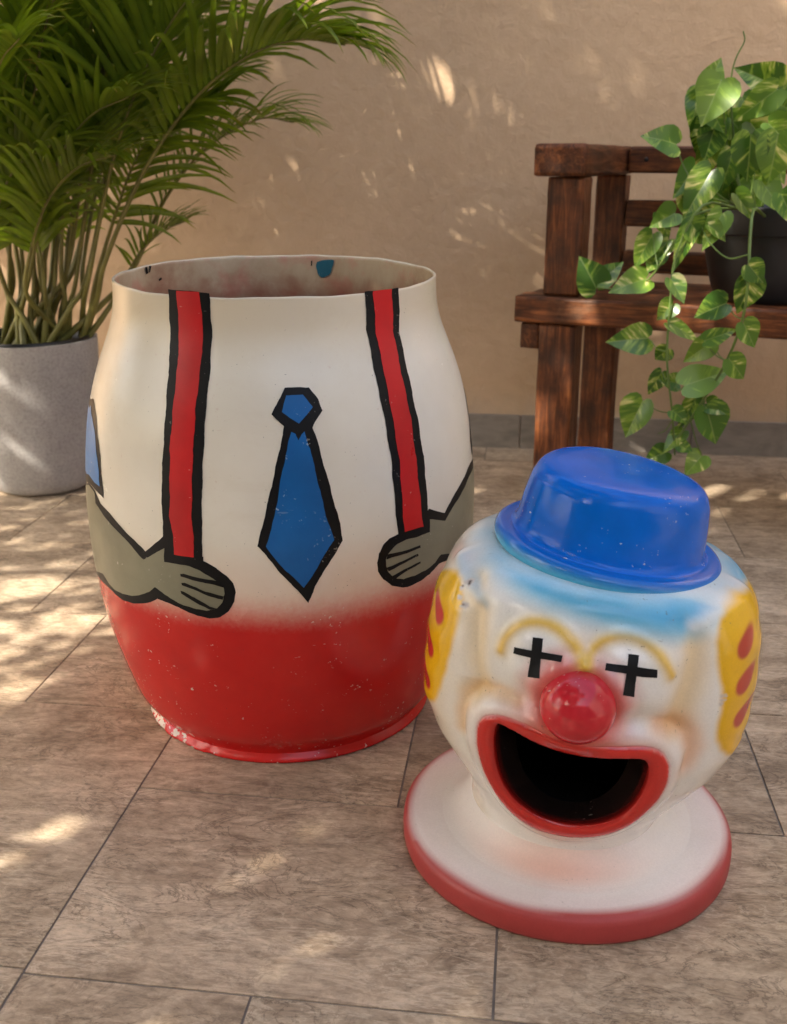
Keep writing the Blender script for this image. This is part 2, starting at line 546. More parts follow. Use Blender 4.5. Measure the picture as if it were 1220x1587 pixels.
M = dict(unseen_wall_grey=m_plain('unseen_wall_grey', (0.36, 0.347, 0.33), 0.9, 0.06, 3, 0.1, 0.2), tile=m_tile(), grout=m_grout(), wall=m_wall(), skirting=m_skirting(), barrel=m_barrel(), inside=m_barrel_inside(),
         black=m_paint('black_paint', (0.008, 0.008, 0.009), 0.3, 0.5, 0.0, chip=(0.35, 0.32, 0.28, 1), amt=0.7, spec=0.16),
         red=m_paint('red_strap_paint', (0.56, 0.013, 0.016), 0.26, 0.4, 0.0),
         blue=m_paint('blue_tie_paint', (0.006, 0.115, 0.36), 0.28, 0.42, 0.0, chip=(0.4, 0.5, 0.6, 1)),
         sleeve=m_paint('light_blue_sleeve_paint', (0.04, 0.21, 0.55), 0.28, 0.4, 0.0),
         glove=m_paint('olive_grey_glove_paint', (0.235, 0.225, 0.155), 0.28, 0.42, 0.0),
         teal=m_paint('teal_splash', (0.02, 0.13, 0.19), 0.5, 0.7, 0.0),
         head=m_attr('airbrushed_paint', 0.12, 0.24, 0.35, bump=0.05),
         plate=m_attr('plate_paint', 0.34, 0.55, 0.05, amt=0.35),
         hat=m_paint('hat_blue_paint', (0.001, 0.128, 0.60), 0.11, 0.2, 0.0, chip=(0.55, 0.6, 0.62, 1), amt=1.0, bump=0.06, spec=0.27),
         nose=m_paint('nose_red_paint', (0.56, 0.02, 0.03), 0.10, 0.2, 0.3, bump=0.08),
         cross=m_paint('cross_black_paint', (0.012, 0.012, 0.013), 0.45, 0.6, 0.0, amt=0.0, spec=0.12),
         hollow_shade=m_plain('hollow_shade_black', (0.012, 0.010, 0.009), 0.9, 0.3, 20, 0.3, 0.2),  # near-black colour imitates the unlit space behind the mouth
         wood=m_wood(), concrete=m_concrete(),
         plastic=m_plain('black_plastic', (0.012, 0.012, 0.013), 0.38, 0.2, 30, 0.1),
         soil=m_plain('dark_soil', (0.03, 0.02, 0.013), 0.95, 0.5, 60, 0.8, 0.2),
         palm=m_palm_leaf(), pothos=m_pothos(),
         cane=m_plain('palm_cane', (0.14, 0.13, 0.035), 0.5, 0.45, 14, 0.15),
         rachis=m_plain('palm_rachis', (0.16, 0.15, 0.035), 0.45, 0.35, 14, 0.1),
         vine=m_plain('vine_green', (0.12, 0.19, 0.035), 0.45, 0.3, 20, 0.1),
         bark=m_plain('bark', (0.09, 0.065, 0.045), 0.9, 0.4, 8, 0.8),
         nail=m_plain('nail_iron', (0.02, 0.015, 0.012), 0.7, 0.3, 40, 0.1))

# ------------------------------------------------------------------ courtyard: floor, wall, skirting
YAW = rad(-7.3)                                   # the courtyard is turned a little against the camera
COURT = Matrix.Rotation(YAW, 4, 'Z')
WALL_Y = 3.045

floor = mk('floor', [(-6, -5, -0.0018), (6, -5, -0.004), (6, WALL_Y + 0.3, -0.0018), (-6, WALL_Y + 0.3, -0.0018)], [(0, 1, 2, 3)], M['grout'], smooth=False)
floor.matrix_world = COURT
tag(floor, kind='structure')

def lay_tiles(y_edges, x_edges_of_row, xmin, xmax):
    GAP = 0.003
    cache = {}
    for i in range(len(y_edges) - 1):
        y0, y1 = y_edges[i], y_edges[i + 1]
        xs = x_edges_of_row(i)
        for j in range(len(xs) - 1):
            x0, x1 = max(xs[j], xmin), min(xs[j + 1], xmax)
            if x1 - x0 < 0.03: continue
            w, d = round(x1 - x0, 3), round(y1 - y0, 3)
            if (w, d) not in cache:
                cache[(w, d)] = bevel_box_mesh('tile', -w / 2 + GAP / 2, w / 2 - GAP / 2, -d / 2 + GAP / 2, d / 2 - GAP / 2, -0.012, 0.0, 0.0014, M['tile'], 1)
            o = link('tile', cache[(w, d)], floor, ((x0 + x1) / 2, (y0 + y1) / 2, random.uniform(-0.0004, 0.0004)))
X1 = -0.505
TW = 0.50
# right of the long joint
ye = [-0.916, -0.568, -0.22, 0.132, 0.48, 0.828, 1.176, 1.49, 1.84, 2.19, 2.54, 2.89, WALL_Y]
off = {5: 0.0, 4: 0.25, 6: 0.36, 7: 0.12, 8: 0.30, 9: 0.0, 10: 0.22, 11: 0.4}
lay_tiles(ye, lambda i: [X1] + [X1 + off.get(i, 0.1) + TW * k for k in range(0 if off.get(i, 0.1) > 0.02 else 1, 7)], X1, 2.2)
# left of it
yl = [-0.84, -0.28, 0.28, 0.834, 1.384, 1.72, 2.085, 2.43, 2.78, WALL_Y]
offl = {4: 0.268, 5: 0.42, 6: 0.15, 7: 0.33, 8: 0.05}
lay_tiles(yl, lambda i: [X1 - offl.get(i, 0.5) - TW * k for k in range(6, -1, -1)] + [X1], -3.0, X1)

wall = mk('wall', [(-6, WALL_Y, 0), (6, WALL_Y, 0), (6, WALL_Y, 3.2), (-6, WALL_Y, 3.2),
                   (-6, WALL_Y + 0.2, 0), (6, WALL_Y + 0.2, 0), (6, WALL_Y + 0.2, 3.2), (-6, WALL_Y + 0.2, 3.2)],
          [(0, 1, 2, 3), (5, 4, 7, 6), (3, 2, 6, 7), (0, 3, 7, 4), (1, 5, 6, 2)], M['wall'], smooth=False)
wall.matrix_world = COURT
tag(wall, kind='structure')

def unseen_wall(x0, x1, y0, y1, h):  # unseen wall, added to cut the sky light and bounce neutral fill
    V, F = [], []
    box(V, F, x0, x1, y0, y1, 0.0, h)
    o = mk('wall', V, F, M['unseen_wall_grey'], smooth=False)
    o.matrix_world = COURT
    tag(o, kind='structure')
unseen_wall(2.3, 2.5, -2.6, WALL_Y - 0.002, 2.7)
unseen_wall(-6, 2.298, -2.8, -2.6, 2.7)
sk_x = None
p = at_dist(806, 665, 3.0)
sk_x = (COURT.inverted() @ p).x
skirt = empty('skirting', COURT)
tag(skirt, kind='structure')
SKW = 0.5
sk_me = bevel_box_mesh('skirting_tile', -SKW / 2 + 0.0015, SKW / 2 - 0.0015, -0.011, -0.001, 0.001, 0.102, 0.0015, M['skirting'], 1)
for k in range(-6, 6):
    link('skirting_tile', sk_me, skirt, (sk_x + SKW / 2 + SKW * k, WALL_Y, 0))

# ------------------------------------------------------------------ radial surfaces and traced paint
class Radial:
    """surface x=R sin(a), y=-R cos(a), z; frame: local -> world matrix"""
    def __init__(s, R, frame, z0, z1, ref):
        s.R, s.frame, s.z0, s.z1, s.ref = R, frame, z0, z1, ref
        s.inv = frame.inverted()
    def trace(s, px, py, miss=0.02, back=False):
        o = np.array(s.inv @ CAMP)
        d = np.array(s.inv.to_3x3() @ ray(px, py))
        c = -o[:2].dot(d[:2]) / d[:2].dot(d[:2])
        ts = np.linspace(c - 0.4, c + 0.4, 400)
        P = o[None] + ts[:, None] * d[None]
        def f(P):
            rho = np.hypot(P[..., 0], P[..., 1])
            a = np.arctan2(P[..., 0], -P[..., 1])
            z = np.clip(P[..., 2], s.z0, s.z1)
            return rho - s.R(a, z) + 4.0 * np.maximum(0, np.maximum(P[..., 2] - s.z1, s.z0 - P[..., 2]))
        v = f(P)
        neg = np.where(v < 0)[0]
        if len(neg):
            i = neg[-1] if back else neg[0]
            j = i + 1 if back else i - 1
            lo, hi = ts[i], ts[min(max(j, 0), len(ts) - 1)]
            for _ in range(16):
                m = 0.5 * (lo + hi)
                if f((o + m * d)[None])[0] < 0: lo = m
                else: hi = m
            Q = o + lo * d
            return math.atan2(Q[0], -Q[1]), min(max(Q[2], s.z0), s.z1)
        i = int(np.argmin(v))
        Q = P[i]
        a = math.atan2(Q[0], -Q[1])
        depth = np.linalg.norm(Q - o)
        a += math.copysign(v[i] / depth * FPX * miss, a)
        return a, min(max(Q[2], s.z0), s.z1)
    def points(s, a, z, off=0.0):
        a = np.asarray(a, float); z = np.asarray(z, float)
        def P(a, z):
            r = s.R(a, z)
            return np.stack([r * np.sin(a), -r * np.cos(a), z], -1)
        p = P(a, z)
        if off:
            e = 0.002
            da = P(a + e, z) - P(a - e, z)
            dz = P(a, np.minimum(z + e, s.z1)) - P(a, np.maximum(z - e, s.z0))
            n = np.cross(da, dz)
            n /= np.maximum(np.linalg.norm(n, axis=-1, keepdims=True), 1e-9)
            p = p + n * off
        return p

def densify(poly, step, closed=True):
    out = []
    n = len(poly)
    for i in range(n if closed else n - 1):
        p, q = np.array(poly[i], float), np.array(poly[(i + 1) % n], float)
        k = max(1, int(math.ceil(np.linalg.norm(q - p) / step)))
        for j in range(k):
            out.append(tuple(p + (q - p) * j / k))
    if not closed: out.append(tuple(poly[-1]))
    return out

def round_poly(poly, it=1, closed=True):
    """Chaikin corner cutting"""
    for _ in range(it):
        out = []
        n = len(poly)
        if not closed: out.append(poly[0])
        for i in range(n if closed else n - 1):
            p, q = np.array(poly[i], float), np.array(poly[(i + 1) % n], float)
            out += [tuple(0.75 * p + 0.25 * q), tuple(0.25 * p + 0.75 * q)]
        if not closed: out.append(poly[-1])
        poly = out
    return poly

def inside(poly, P):
    """vectorised point in polygon; poly (n,2), P (m,2)"""
    poly = np.asarray(poly); P = np.asarray(P)
    res = np.zeros(len(P), bool)
    n = len(poly)
    for i in range(n):
        x1, y1 = poly[i]; x2, y2 = poly[(i + 1) % n]
        if y1 == y2: continue
        c = ((y1 > P[:, 1]) != (y2 > P[:, 1])) & (P[:, 0] < (x2 - x1) * (P[:, 1] - y1) / (y2 - y1) + x1)
        res ^= c
    return res

def seg_dist(line, P, closed=False):
    line = np.asarray(line, float)
    d = np.full(len(P), 1e9)
    n = len(line)
    for i in range(n if closed else n - 1):
        a, b = line[i], line[(i + 1) % n]
        ab = b - a
        L = ab.dot(ab)
        if L < 1e-14: continue
        t = np.clip(((P - a) @ ab) / L, 0, 1)
        d = np.minimum(d, np.hypot(*(P - a - t[:, None] * ab).T))
    return d

def sdist(poly, P):
    """signed distance, negative inside"""
    d = seg_dist(poly, P, True)
    return np.where(inside(poly, P), -d, d)

def cdt_fill(polys, pts, keep):
    """polys: list of closed loops (constraints), pts: loose points; keep(centroids)->bool"""
    V, E = [], []
    for lp in polys:
        b = len(V)
        V += [Vector(p) for p in lp]
        E += [(b + i, b + (i + 1) % len(lp)) for i in range(len(lp))]
    V += [Vector(p) for p in pts]
    vs, es, fs, *_ = delaunay_2d_cdt(V, E, [], 0, 1e-6)
    vs = np.array([tuple(v) for v in vs])
    tri = []
    for f in fs:
        for k in range(1, len(f) - 1):
            tri.append((f[0], f[k], f[k + 1]))
    tri = np.array(tri)
    cen = vs[tri].mean(1)
    tri = tri[keep(cen)]
    # consistent winding
    a, b, c = vs[tri[:, 0]], vs[tri[:, 1]], vs[tri[:, 2]]
    ar = (b[:, 0] - a[:, 0]) * (c[:, 1] - a[:, 1]) - (b[:, 1] - a[:, 1]) * (c[:, 0] - a[:, 0])
    tri[ar < 0] = tri[ar < 0][:, ::-1]
    tri = tri[np.abs(ar) > 1e-12]
    used = np.unique(tri)
    mp = -np.ones(len(vs), int); mp[used] = np.arange(len(used))
    return vs[used], mp[tri]

def hexgrid(x0, x1, y0, y1, s):
    ys = np.arange(y0, y1, s * 0.866)
    out = []
    for i, y in enumerate(ys):
        xs = np.arange(x0 + (s / 2 if i % 2 else 0), x1, s)
        out.append(np.stack([xs, np.full(len(xs), y)], 1))
    return np.concatenate(out)

def patch(name, poly_px, surf, off, mat, parent, post=None, rnd=0, grid=0.009, step=5.0, back=False, wob=0.14):
    """a coat of paint: a traced outline laid on a surface as a thin sheet"""
    if rnd: poly_px = round_poly(poly_px, rnd)
    pp = densify(poly_px, step)
    ph_ = [random.uniform(0, 6.28) for _ in range(4)]
    pp = [(x + random.gauss(0, wob) + 4 * wob * math.sin(y * 0.11 + ph_[0]) + 1.2 * wob * math.sin(y * 0.31 + ph_[1]),
           y + random.gauss(0, wob) + 4 * wob * math.sin(x * 0.12 + ph_[2]) + 1.2 * wob * math.sin(x * 0.29 + ph_[3])) for x, y in pp]
    az = np.array([surf.trace(x, y, back=back) for x, y in pp])
    loop = np.stack([az[:, 0] * surf.ref, az[:, 1]], 1)
    ok = [0]
    for i in range(1, len(loop)):
        if np.linalg.norm(loop[i] - loop[ok[-1]]) > 4e-4: ok.append(i)
    loop = loop[ok]
    g = hexgrid(loop[:, 0].min(), loop[:, 0].max(), loop[:, 1].min(), loop[:, 1].max(), grid)
    if len(g):
        g = g[inside(loop, g)]
    if len(g):
        g = g[seg_dist(loop, g, True) > grid * 0.35]
    vs, tri = cdt_fill([[tuple(p) for p in loop]], [tuple(p) for p in g], lambda c: inside(loop, c))
    P = surf.points(vs[:, 0] / surf.ref, vs[:, 1], off)
    if post is not None:
        Mx = np.array(post)
        P = P @ Mx[:3, :3].T + Mx[:3, 3]
    if back: tri = tri[:, ::-1]
    return mk(name, P, tri, mat, parent)

def zz(region, scale):
    x0, y0 = region
    return lambda pts: [(x0 + x * scale, y0 + y * scale) for x, y in pts]
z4 = zz((130, 370), 620 / 1220); z5 = zz((130, 750), 620 / 1220)
h1 = zz((130, 740), 250 / 1220); h2 = zz((560, 680), 200 / 1220)
z6 = zz((640, 680), 550 / 1220); z7 = zz((610, 1040), 580 / 1220)

# ------------------------------------------------------------------ the barrel
BD = 1.512
bx = on_floor(452, 1085).x * BD / on_floor(452, 1085).y
B_M = Matrix.Translation((bx, BD, 0))
sil = [(427, 249), (448, 248.5), (472, 249), (495, 254), (517, 262), (545, 272), (575, 281), (605, 287.5), (640, 292), (680, 295),
       (726, 296.5), (760, 295.5), (800, 292.5), (841, 288), (880, 281), (907, 275), (945, 264), (984, 250), (1034, 230), (1062, 219)]
prof = []
for y, hw in sil:
    P = at_dist(435, y, BD)
    depth = (P - CAMP).dot(FWD)
    prof.append((P.z, hw / FPX * depth * 0.992))
prof += [(0.030, 0.2185), (0.0, 0.214)]
pz = np.array([q[0] for q in prof])[::-1]; pr = np.array([q[1] for q in prof])[::-1]
zf = np.linspace(0, pz[-1], 500)
rf = np.interp(zf, pz, pr)
ker = np.exp(-0.5 * (np.arange(-25, 26) / 9.0) ** 2); ker /= ker.sum()
rf = np.convolve(np.pad(rf, 25, mode='edge'), ker, 'valid')
ZR = pz[-1]                                             # rim height
barR = lambda a, z: np.interp(z, zf, rf) + 0.0 * a
bar_surf = Radial(barR, B_M, 0.0, ZR + 0.004, 0.27)
barrel = empty('barrel_bin', B_M)
tag(barrel, 'cream and red painted barrel with braces, blue tie and grey hands, open at the top', 'barrel')
NB = 160
zs = list(np.linspace(0.0, ZR - 0.03, 70)) + list(np.linspace(ZR - 0.025, ZR, 10))
V, F, MI = [], [], []
def rim_lift(k, z):
    a = 2 * math.pi * k / NB
    w = max(0.0, (z - (ZR - 0.05)) / 0.05)
    return w * w * (-0.0045 * math.cos(a) + 0.004 * (1 - math.cos(a)) * 0.5 + 0.0006 * math.sin(5 * a + 1) + 0.0004 * math.sin(11 * a) + 0.0003 * math.sin(23 * a + 2))
rows = [(float(barR(0, z)), z) for z in zs] + [(float(barR(0, ZR)) - 0.0015, ZR + 0.0012), (float(barR(0, ZR)) - 0.0042, ZR)]
n_out = len(rows)
for z in zs[::-1][1:]:
    if z > 0.03: rows.append((float(barR(0, z)) - 0.0045, z))
rows.append((0.0, 0.03))
for (r, z) in rows:
    for k in range(NB):
        a = 2 * math.pi * k / NB
        V.append((r * math.sin(a), -r * math.cos(a), z + rim_lift(k, z)))
for i in range(len(rows) - 1):
    for k in range(NB):
        k2 = (k + 1) % NB
        F.append((i * NB + k, i * NB + k2, (i + 1) * NB + k2, (i + 1) * NB + k)); MI.append(0 if i < n_out - 1 else 1)
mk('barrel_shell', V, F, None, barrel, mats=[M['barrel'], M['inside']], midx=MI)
# rolled foot ring with bites out of its edge
V, F = [], []
NF = 220
fp = [(0.212, 0.001), (0.2235, 0.0012), (0.2255, 0.0035), (0.225, 0.0065), (0.2215, 0.0095), (0.2175, 0.016), (0.212, 0.020)]
nz = np.convolve(rng.normal(0, 1, NF), np.ones(4) / 4, 'same')
for (r, z) in fp:
    for k in range(NF):
        a = 2 * math.pi * k / NF
        left = math.exp(-((((a - rad(305) + math.pi) % (2 * math.pi)) - math.pi) / 0.5) ** 2)
        bite = -0.0045 * max(0, nz[k] - 0.15) * left - 0.0006 * abs(nz[k])
        rr = r + (bite if r > 0.221 else 0)
        V.append((rr * math.sin(a), -rr * math.cos(a), z + (0.008 * left * max(0, nz[k]) if z > 0.01 else 0)))
for i in range(len(fp) - 1):
    for k in range(NF):
        k2 = (k + 1) % NF
        F.append((i * NF + k, i * NF + k2, (i + 1) * NF + k2, (i + 1) * NF + k))
foot = mk('foot_ring', V, F, M['barrel'], barrel)

def bp(name, poly, off, mat, rnd=0, parent=None):
    return patch(name, poly, bar_surf, off, M[mat], parent or barrel, rnd=rnd)
# braces: black band with red middle, running over the rim edge
TOPY = -20
lb_l = z4([(258, 153), (264, 270), (263, 350), (252, 500), (243, 640), (238, 750), (240, 846)]) + z5([(243, 160), (246, 236)])
lb_r = z4([(383, 165), (392, 280), (386, 400), (373, 520), (363, 700), (360, 846)]) + z5([(362, 150), (361, 245)])
lr_l = z4([(284, 157), (292, 280), (288, 380), (275, 500), (264, 640), (263, 846)]) + z5([(272, 150), (278, 214)])
lr_r = z4([(354, 163), (366, 290), (356, 400), (342, 520), (332, 700), (330, 846)]) + z5([(334, 150), (338, 224)])
br = bp('brace', lb_l + lb_r[::-1], 0.0006, 'black'); tag(br, label='red brace with black edges ending on the long left-hand arm')
bp('brace_band', lr_l + lr_r[::-1], 0.0011, 'red', parent=br)
rb_l = z4([(857, 162), (862, 280), (885, 400), (915, 540), (938, 680), (952, 846)]) + z5([(957, 150), (958, 180)])
rb_r = z4([(960, 150), (962, 290), (990, 420), (1020, 560), (1040, 700), (1050, 846)]) + z5([(1053, 100), (1052, 160)])
rr_l = z4([(881, 160), (890, 290), (915, 410), (940, 540), (962, 680), (973, 846)]) + z5([(977, 146)])
rr_r = z4([(938, 153), (942, 280), (965, 400), (995, 540), (1015, 700), (1030, 846)]) + z5([(1034, 130)])
br2 = bp('brace', rb_l + rb_r[::-1], 0.0006, 'black')
bp('brace_band', rr_l + rr_r[::-1], 0.0011, 'red', parent=br2)
# tie
knot = bp('tie_knot', z4([(612, 455), (685, 453), (715, 490), (728, 525), (700, 565), (690, 592), (640, 596), (612, 575), (573, 535), (595, 490)]), 0.0010, 'black')
bp('knot_fill', z4([(618, 478), (668, 475), (698, 515), (655, 563), (603, 530)]), 0.0015, 'blue', parent=knot)
tie = bp('necktie', z4([(612, 570), (595, 650), (580, 720), (552, 846)]) + z5([(530, 190), (600, 270), (650, 325), (685, 362), (705, 310), (740, 255), (790, 172), (783, 130)])
         + z4([(775, 846), (735, 700), (712, 615), (697, 570)]), 0.0006, 'black')
bp('tie_fill', z4([(632, 590), (645, 596), (655, 615), (664, 596), (672, 587), (690, 640), (738, 846)]) + z5([(750, 130), (762, 170), (720, 240), (672, 315), (610, 260), (556, 190)])
   + z4([(582, 846), (605, 710)]), 0.0011, 'blue', parent=tie)
# left arm and glove
arm = bp('gloved_arm', h1([(92, 105), (130, 200), (220, 300), (330, 420), (465, 558), (530, 505), (612, 437), (640, 560), (905, 600), (905, 632), (1000, 680), (1080, 740), (1130, 800),
      (1148, 870), (1140, 940), (1100, 1010), (1030, 1055), (950, 1068), (860, 1045), (740, 990), (640, 950), (560, 915), (510, 940), (440, 955), (380, 955), (300, 925), (240, 882), (180, 825), (120, 770), (-60, 740), (-120, 560), (-120, 60), (40, 30)]), 0.0004, 'black')
gl = bp('glove_fill', h1([(-110, 50), (45, 60), (85, 110), (92, 195), (140, 265), (250, 395), (350, 505), (457, 618), (540, 575), (612, 535), (612, 638), (700, 648), (800, 670), (880, 705), (960, 750), (1010, 785), (1060, 830), (1070, 880), (1050, 945),
      (1010, 985), (930, 1003), (850, 995), (760, 965), (660, 910), (600, 870), (540, 830), (500, 862), (430, 885), (370, 895), (300, 880), (240, 850), (192, 796), (146, 725), (-60, 660), (-110, 560)]), 0.0009, 'glove', parent=arm)
for q in ([(735, 730), (760, 728), (900, 760), (1010, 785), (1060, 830), (920, 795), (800, 765), (738, 748)],
          [(740, 795), (765, 795), (900, 850), (1000, 880), (1060, 900), (1055, 925), (960, 897), (860, 857), (745, 814)],
          [(732, 855), (760, 860), (860, 915), (960, 975), (1010, 988), (960, 1000), (860, 947), (740, 876)]):
    bp('finger_line', h1(q), 0.0014, 'black', parent=arm)
# right arm and glove
arm2 = bp('gloved_arm', h2([(640, 662), (785, 700), (945, 410), (1048, 195), (1250, 0), (1400, 300), (1400, 1040), (1000, 1090), (870, 1105), (800, 1150), (730, 1180), (650, 1280), (570, 1340), (480, 1385), (390, 1405), (290, 1390), (210, 1330),
      (160, 1250), (148, 1170), (165, 1080), (210, 1000), (270, 945), (345, 905), (500, 850)]), 0.0004, 'black')
bp('glove_fill', h2([(645, 755), (790, 778), (970, 455), (1055, 275), (1250, 130), (1380, 320), (1380, 1000), (1000, 1060), (860, 1085), (750, 1095), (690, 1170), (600, 1240), (500, 1295), (400, 1325), (330, 1318), (290, 1295), (250, 1255), (230, 1200), (228, 1140),
      (245, 1095), (290, 1040), (340, 990), (420, 955), (520, 930), (640, 875)]), 0.0009, 'glove', parent=arm2)
for q in ([(245, 1095), (380, 1060), (550, 1008), (553, 1030), (400, 1085), (235, 1142)], [(230, 1215), (380, 1160), (535, 1080), (538, 1100), (400, 1175), (255, 1247)],
          [(285, 1295), (400, 1235), (550, 1155), (553, 1170), (430, 1245), (325, 1320)]):
    bp('finger_line', h2(q), 0.0014, 'black', parent=arm2)
# sleeves on the flanks
sl = bp('sleeve', [(146, 618), (152, 672), (157, 720), (161, 772), (150, 762), (139, 748), (112, 742), (106, 680), (112, 622)], 0.0006, 'black')
bp('sleeve_fill', [(142, 628), (149, 680), (153, 722), (156, 754), (148, 747), (139, 735), (114, 730), (110, 690), (116, 632)], 0.0011, 'sleeve', parent=sl)
sl2 = bp('sleeve', [(721, 604), (726, 645), (729, 680), (731, 706), (762, 700), (768, 640), (756, 592)], 0.0006, 'black')
bp('sleeve_fill', [(730, 610), (733, 650), (734, 690), (758, 686), (764, 640), (752, 600)], 0.0011, 'sleeve', parent=sl2)
# teal splash on the inside of the far rim
in_surf = Radial(lambda a, z: barR(a, z) - 0.0062, B_M, 0.0, ZR + 0.005, 0.27)
patch('paint_splash', [(490, 403), (517, 402), (516, 414), (512, 426), (506, 429), (498, 429), (492, 421), (489, 411)], in_surf, 0.0, M['teal'], barrel, rnd=1, back=True, wob=0.3)
for q in ([(225, 414), (228, 413), (230, 423), (227, 425)], [(232, 412), (235, 412), (233, 422), (231, 423)], [(246, 433), (250, 430), (251, 433), (247, 436)], [(482, 404), (484, 404), (484, 412), (482, 412)]):
    patch('paint_splash', q, in_surf, 0.0, M['cross'], barrel, back=True, wob=0.05)

# ------------------------------------------------------------------ the clown head lid
HP = on_floor(876, 1300)
HD = 1.128
HX = at_dist(874, 1268, HD).x
H_YAW = rad(-11.5)
H_M = Matrix.Translation((HX, HD, 0)) @ Matrix.Rotation(H_YAW, 4, 'Z')
head = empty('clown_head_lid', H_M)
tag(head, 'laughing clown head with blue bowler hat, red nose and open mouth on round collar', 'clown head')
ROLL = rad(5.0)
PIV = 0.05
R_M = Matrix.Translation((-0.004, 0, PIV)) @ Matrix.Rotation(ROLL, 4, 'Y') @ Matrix.Translation((0, 0, -PIV))

# collar plate
def col(*a): return np.array(lin(*a))
PLR, PLT = 0.2055, 0.037
pp = [(0.0, PLT + 0.001), (0.05, PLT + 0.001), (0.10, PLT + 0.001), (0.14, PLT + 0.0008), (0.165, PLT + 0.0004), (0.185, PLT), (0.191, PLT - 0.0004), (0.197, PLT - 0.0014), (0.2015, PLT - 0.0035), (0.2045, PLT - 0.007),
      (PLR, PLT - 0.012), (PLR + 0.0005, 0.018), (PLR, 0.007), (PLR - 0.0015, 0.0025), (PLR - 0.006, 0.0004)]
pp = [tuple(q) for q in pp]
V, F = lathe(pp, 180)
V = np.array(V)
ang = np.arctan2(V[:, 0], -V[:, 1]); rr = np.hypot(V[:, 0], V[:, 1])
V[:, 2] += np.where(rr > 0.19, 0.0006 * np.sin(ang * 3 + 1), 0)
WHT = np.array((0.83, 0.81, 0.79, 1)); RED = np.array((0.37, 0.026, 0.026, 1))
fuzz = 0.0025 * np.sin(ang * 2 + 0.7) + 0.0015 * np.sin(ang * 7)
al = np.clip((rr + fuzz - 0.1865) / 0.013, 0, 1) ** 1.6
al = np.where(V[:, 2] < PLT - 0.004, 1.0, al)
cols = WHT * (1 - al[:, None]) + RED * al[:, None]
blush = np.exp(-((rr - 0.135) / 0.02) ** 2) * np.exp(-((ang + 0.05) / 0.65) ** 2) * 0.6
cols = cols * (1 - blush[:, None]) + np.array((0.78, 0.40, 0.27, 1)) * blush[:, None]
side = np.exp(-((rr - 0.185) / 0.02) ** 2) * 0.18
cols = cols * (1 - side[:, None]) + np.array((0.75, 0.40, 0.36, 1)) * side[:, None]
plate = mk('collar_plate', V, [f[::-1] for f in F], M['plate'], head, cols=cols)

# soft fillet between plate and neck
fil = smooth_prof([(0.156, PLT + 0.0006), (0.148, PLT + 0.0018), (0.140, PLT + 0.0042), (0.1325, PLT + 0.0082), (0.1265, PLT + 0.014), (0.1215, PLT + 0.0215), (0.1175, PLT + 0.030), (0.112, PLT + 0.039), (0.104, PLT + 0.046)], 48)
V, F = lathe([tuple(q) for q in fil], 160)
V = np.array(V)
ang = np.arctan2(V[:, 0], -V[:, 1]); rr = np.hypot(V[:, 0], V[:, 1])
bl = np.exp(-((rr - 0.133) / 0.022) ** 2) * np.exp(-((ang + 0.05) / 0.75) ** 2) * 0.62
cols = WHT * (1 - bl[:, None]) + np.array((0.76, 0.34, 0.21, 1)) * bl[:, None]
mk('neck_fillet', V, F, M['plate'], head, cols=cols)

# head shell: radius as a function of angle and height
ht = np.array([(0.036, .116, .116), (0.048, .1155, .1165), (.060, .1155, .118), (.085, .1175, .126), (.100, .123, .132), (.115, .1335, .138), (.139, .155, .145), (.17, .181, .152), (.205, .198, .157), (.242, .2005, .160),
               (.28, .2005, .163), (.31, .199, .163), (.345, .194, .160), (.372, .186, .155), (.390, .174, .148), (.402, .158, .139), (.410, .124, .122), (.414, .095, .095), (.4155, .05, .05)])
Z0h, Z1h = 0.036, 0.24 + (0.4155 - 0.24) * 0.955
hz = np.linspace(Z0h, Z1h, 700)
def sm_tab(v, sig):
    kk = np.exp(-0.5 * (np.arange(-40, 41) / sig) ** 2); kk /= kk.sum()
    return np.convolve(np.pad(v, 40, mode='edge'), kk, 'valid')
ht[:, 1] = np.where(ht[:, 0] > 0.1, ht[:, 1] * 0.945, ht[:, 1])
ht[:, 0] = np.where(ht[:, 0] > 0.24, 0.24 + (ht[:, 0] - 0.24) * 0.955, ht[:, 0])
ha = sm_tab(np.interp(hz, ht[:, 0], ht[:, 1]), 9); hb = sm_tab(np.interp(hz, ht[:, 0], ht[:, 2]), 9)
def headR0(a, z):
    A = np.interp(z, hz, ha); B = np.interp(z, hz, hb)
    n = 2.0 + 0.65 * np.clip((z - 0.06) / 0.06, 0, 1) * np.clip((0.41 - z) / 0.04, 0, 1)
    back = np.cos(a) < 0
    B = np.where(back, B * 1.02, B)
    return ((np.abs(np.sin(a)) / A) ** n + (np.abs(np.cos(a)) / B) ** n) ** (-1 / n)
REF = 0.17
FRAME = H_M @ R_M
